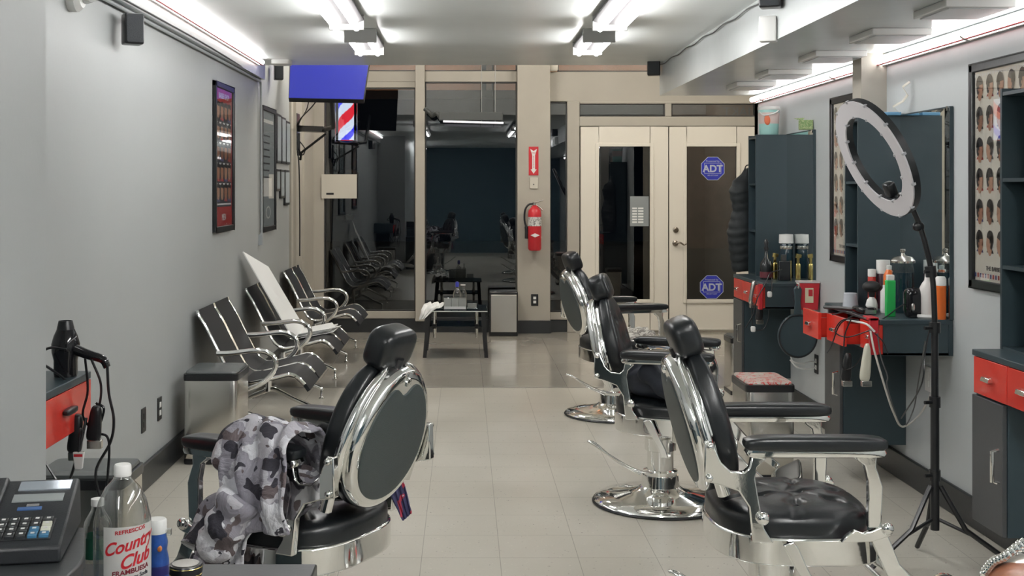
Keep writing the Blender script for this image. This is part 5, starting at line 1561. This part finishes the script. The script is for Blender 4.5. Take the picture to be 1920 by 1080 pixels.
# big soda bottle
bxx, byy = -.68, 2.39
t = thing('soda_bottle', 'clear two litre soda bottle with white cap and red lettered label', 'bottle', (bxx, byy, C2))
prof = [(.045, .0), (.054, .012), (.057, .03), (.056, .07), (.0565, .10), (.0565, .185), (.055, .20), (.047, .235), (.034, .262), (.020, .277), (.0145, .284), (.0145, .297)]
obj('body', MB().lathe(prof, (bxx, byy, C2), 48, cap=False), clear, t)
obj('cap', MB().lathe([(.0165, .285), (.0175, .288), (.017, .305), (.015, .308), (0, .309)], (bxx, byy, C2), 28), white, t)
obj('neck_ring', MB().lathe([(.0165, .278), (.0185, .281), (.0165, .284)], (bxx, byy, C2), 28, cap=False), clear, t)
# label: wraps the front right
aim = math.atan2(-byy, -bxx) + 0.28
Rl = .0573
lb = MB()
n = 30
a0, a1 = aim - .95, aim + 1.0
for i in range(n):
    p, q = a0 + (a1 - a0) * i / n, a0 + (a1 - a0) * (i + 1) / n
    f = lambda a, z: (bxx + Rl * math.cos(a), byy + Rl * math.sin(a), C2 + z)
    lb.add([f(p, .075), f(q, .075), f(q, .197), f(p, .197)], [(0, 1, 2, 3)])
obj('label', lb, M('label_white', (.46, .46, .44), .4), t)
lred = M('label_red', (.40, .008, .015), .5)
def wrapf(cx_, zc, slope_=0.0, rr=Rl + .0006):
    def f(x, y, z):
        a = aim + (x + cx_) / Rl
        return Vector((bxx + (rr + z) * math.cos(a), byy + (rr + z) * math.sin(a), C2 + zc + y + slope_ * x))
    return f
for s_, sz, cx_, zc, sl, mm, sq, sh in (('REFRESCOS', .0105, .000, .1855, .10, lred, 1.15, 0), ('Country', .034, .000, .152, .22, lred, .92, .3), ('Club', .036, .010, .121, .22, lred, .95, .3), ('FRAMBUESA', .0135, .002, .106, .12, M('label_maroon', (.16, .01, .02), .4), 1.05, 0), ('Raspberry Soda', .0115, .004, .0945, .12, M('print_dark'), .95, 0)):
    text('lettering', s_, sz, mm, t, (0, 0, 0), (1, 0, 0), (0, 0, 1), wrap=wrapf(cx_, zc, sl), ext=.0002, squash=sq, shear=sh, bold=.022)
# two small bottles behind, blue bottle, tin
t = thing('water_bottle', 'small clear bottle with dark green label behind the soda bottle', 'bottle', (-.80, 2.62, C2))
obj('body', MB().lathe([(.030, 0), (.032, .01), (.031, .05), (.032, .10), (.028, .13), (.014, .155), (.012, .17)], (-.80, 2.62, C2), 28, cap=False), clear, t)
obj('label', MB().lathe([(.0326, .055), (.0326, .10)], (-.80, 2.62, C2), 28, cap=False), M('dark_green_label', (.01, .07, .04), .4), t)
obj('cap', MB().lathe([(.014, .165), (.014, .18), (0, .181)], (-.80, 2.62, C2), 20), white, t)
px_, py_ = -.640, 2.50
t = thing('juice_bottle', 'small blue bottle with white cap right of the soda bottle', 'bottle', (px_, py_, C2))
obj('body', MB().lathe([(.022, 0), (.025, .006), (.025, .085), (.021, .105), (.023, .12), (.019, .14)], (px_, py_, C2), 28), M('blue_wrap', (.015, .06, .24), .3, var=.35, vscale=40), t)
obj('cap', MB().lathe([(.020, .140), (.0205, .143), (.0205, .166), (.018, .169), (0, .169)], (px_, py_, C2), 28), white, t)
obj('seal_tab', MB().box(px_ + .017, px_ + .030, py_ - .006, py_ + .006, C2 + .135, C2 + .148), clear, t)
obj('stripe', MB().lathe([(.0255, .055), (.0255, .075)], (px_, py_, C2), 28, cap=False), M('navy_stripe', (.02, .02, .12), .3), t)
obj('fruit_print', MB().sup((px_ + .012, py_ - .0205, C2 + .030), (.009, .004, .009), 1, 1, 12, 8).sup((px_ + .010, py_ - .0185, C2 + .112), (.006, .003, .007), 1, 1, 12, 8), M('fruit_print', (.6, .2, .05), .4), t)
tx, ty = -.603, 2.60
t = thing('round_tin', 'round black tin with gold edging on the low counter', 'tin', (tx, ty, C2))
obj('body', MB().lathe([(.031, 0), (.034, .003), (.034, .026), (.033, .028)], (tx, ty, C2), 36), blackp, t)
obj('lid', MB().lathe([(.0355, .026), (.0365, .029), (.0365, .040), (.034, .044), (.0, .045)], (tx, ty, C2), 36), blackp, t)
obj('lid_label', MB().lathe([(.029, .0445), (.029, .0458), (0, .0462)], (tx, ty, C2), 30), M('tin_silver', (.45, .43, .40), .25, .7), t)
obj('gold_lines', MB().lathe([(.0366, .0385), (.0372, .0395), (.0366, .0405)], (tx, ty, C2), 36, cap=False).lathe([(.0342, .022), (.0350, .023), (.0342, .024)], (tx, ty, C2), 36, cap=False), gold, t)

# ------------------------------------------------------------------ silver banded object in the lower right corner
Yq = 1.60
t = thing('silver_bracelet', 'shiny silver braided band over a rounded brown shape in the bottom right corner', 'bracelet', at(1900, 1080, Yq))
arc = [at(1838, 1110, Yq), at(1846, 1075, Yq), at(1860, 1052, Yq), at(1885, 1042, Yq), at(1915, 1020, Yq + .02), at(1950, 1010, Yq + .05)]
bmm = MB()
for k in range(4):
    off_ = Vector((.004 * k, .009 * k, -.004 * k))
    pp = [p + off_ + Vector((0, 0, .002 * math.sin(i * 2 + k))) for i, p in enumerate(arc)]
    fine = []
    for i in range(len(pp) - 1):
        for j in range(8):
            q_ = j / 8
            fine.append(pp[i].lerp(pp[i + 1], q_))
    for i, p in enumerate(fine):
        bmm.sup(p, (.006, .004, .004), .6, .6, 8, 6, R=Matrix.Rotation(.8 if (i + k) % 2 else -.8, 3, 'Y'))
obj('links', bmm, chrome, t)
obj('brown_pad', MB().sup(at(1915, 1118, Yq), (.05, .04, .042), .7, .7, 28, 16), M('brown_leather', (.13, .045, .02), .5, bump=.3, bscale=60), t)
obj('inner_band', MB().sup(at(1905, 1100, Yq + .03), (.046, .035, .044), .8, .8, 28, 16), M('satin_silver'), t)
tag(obj('side_table', MB().box(.9, 1.3, 1.35, 1.9, .80, .825).box(1.2, 1.28, 1.6, 1.7, 0, .8), blackmat), 'dark stand under the silver banded object, below the frame', 'stand')
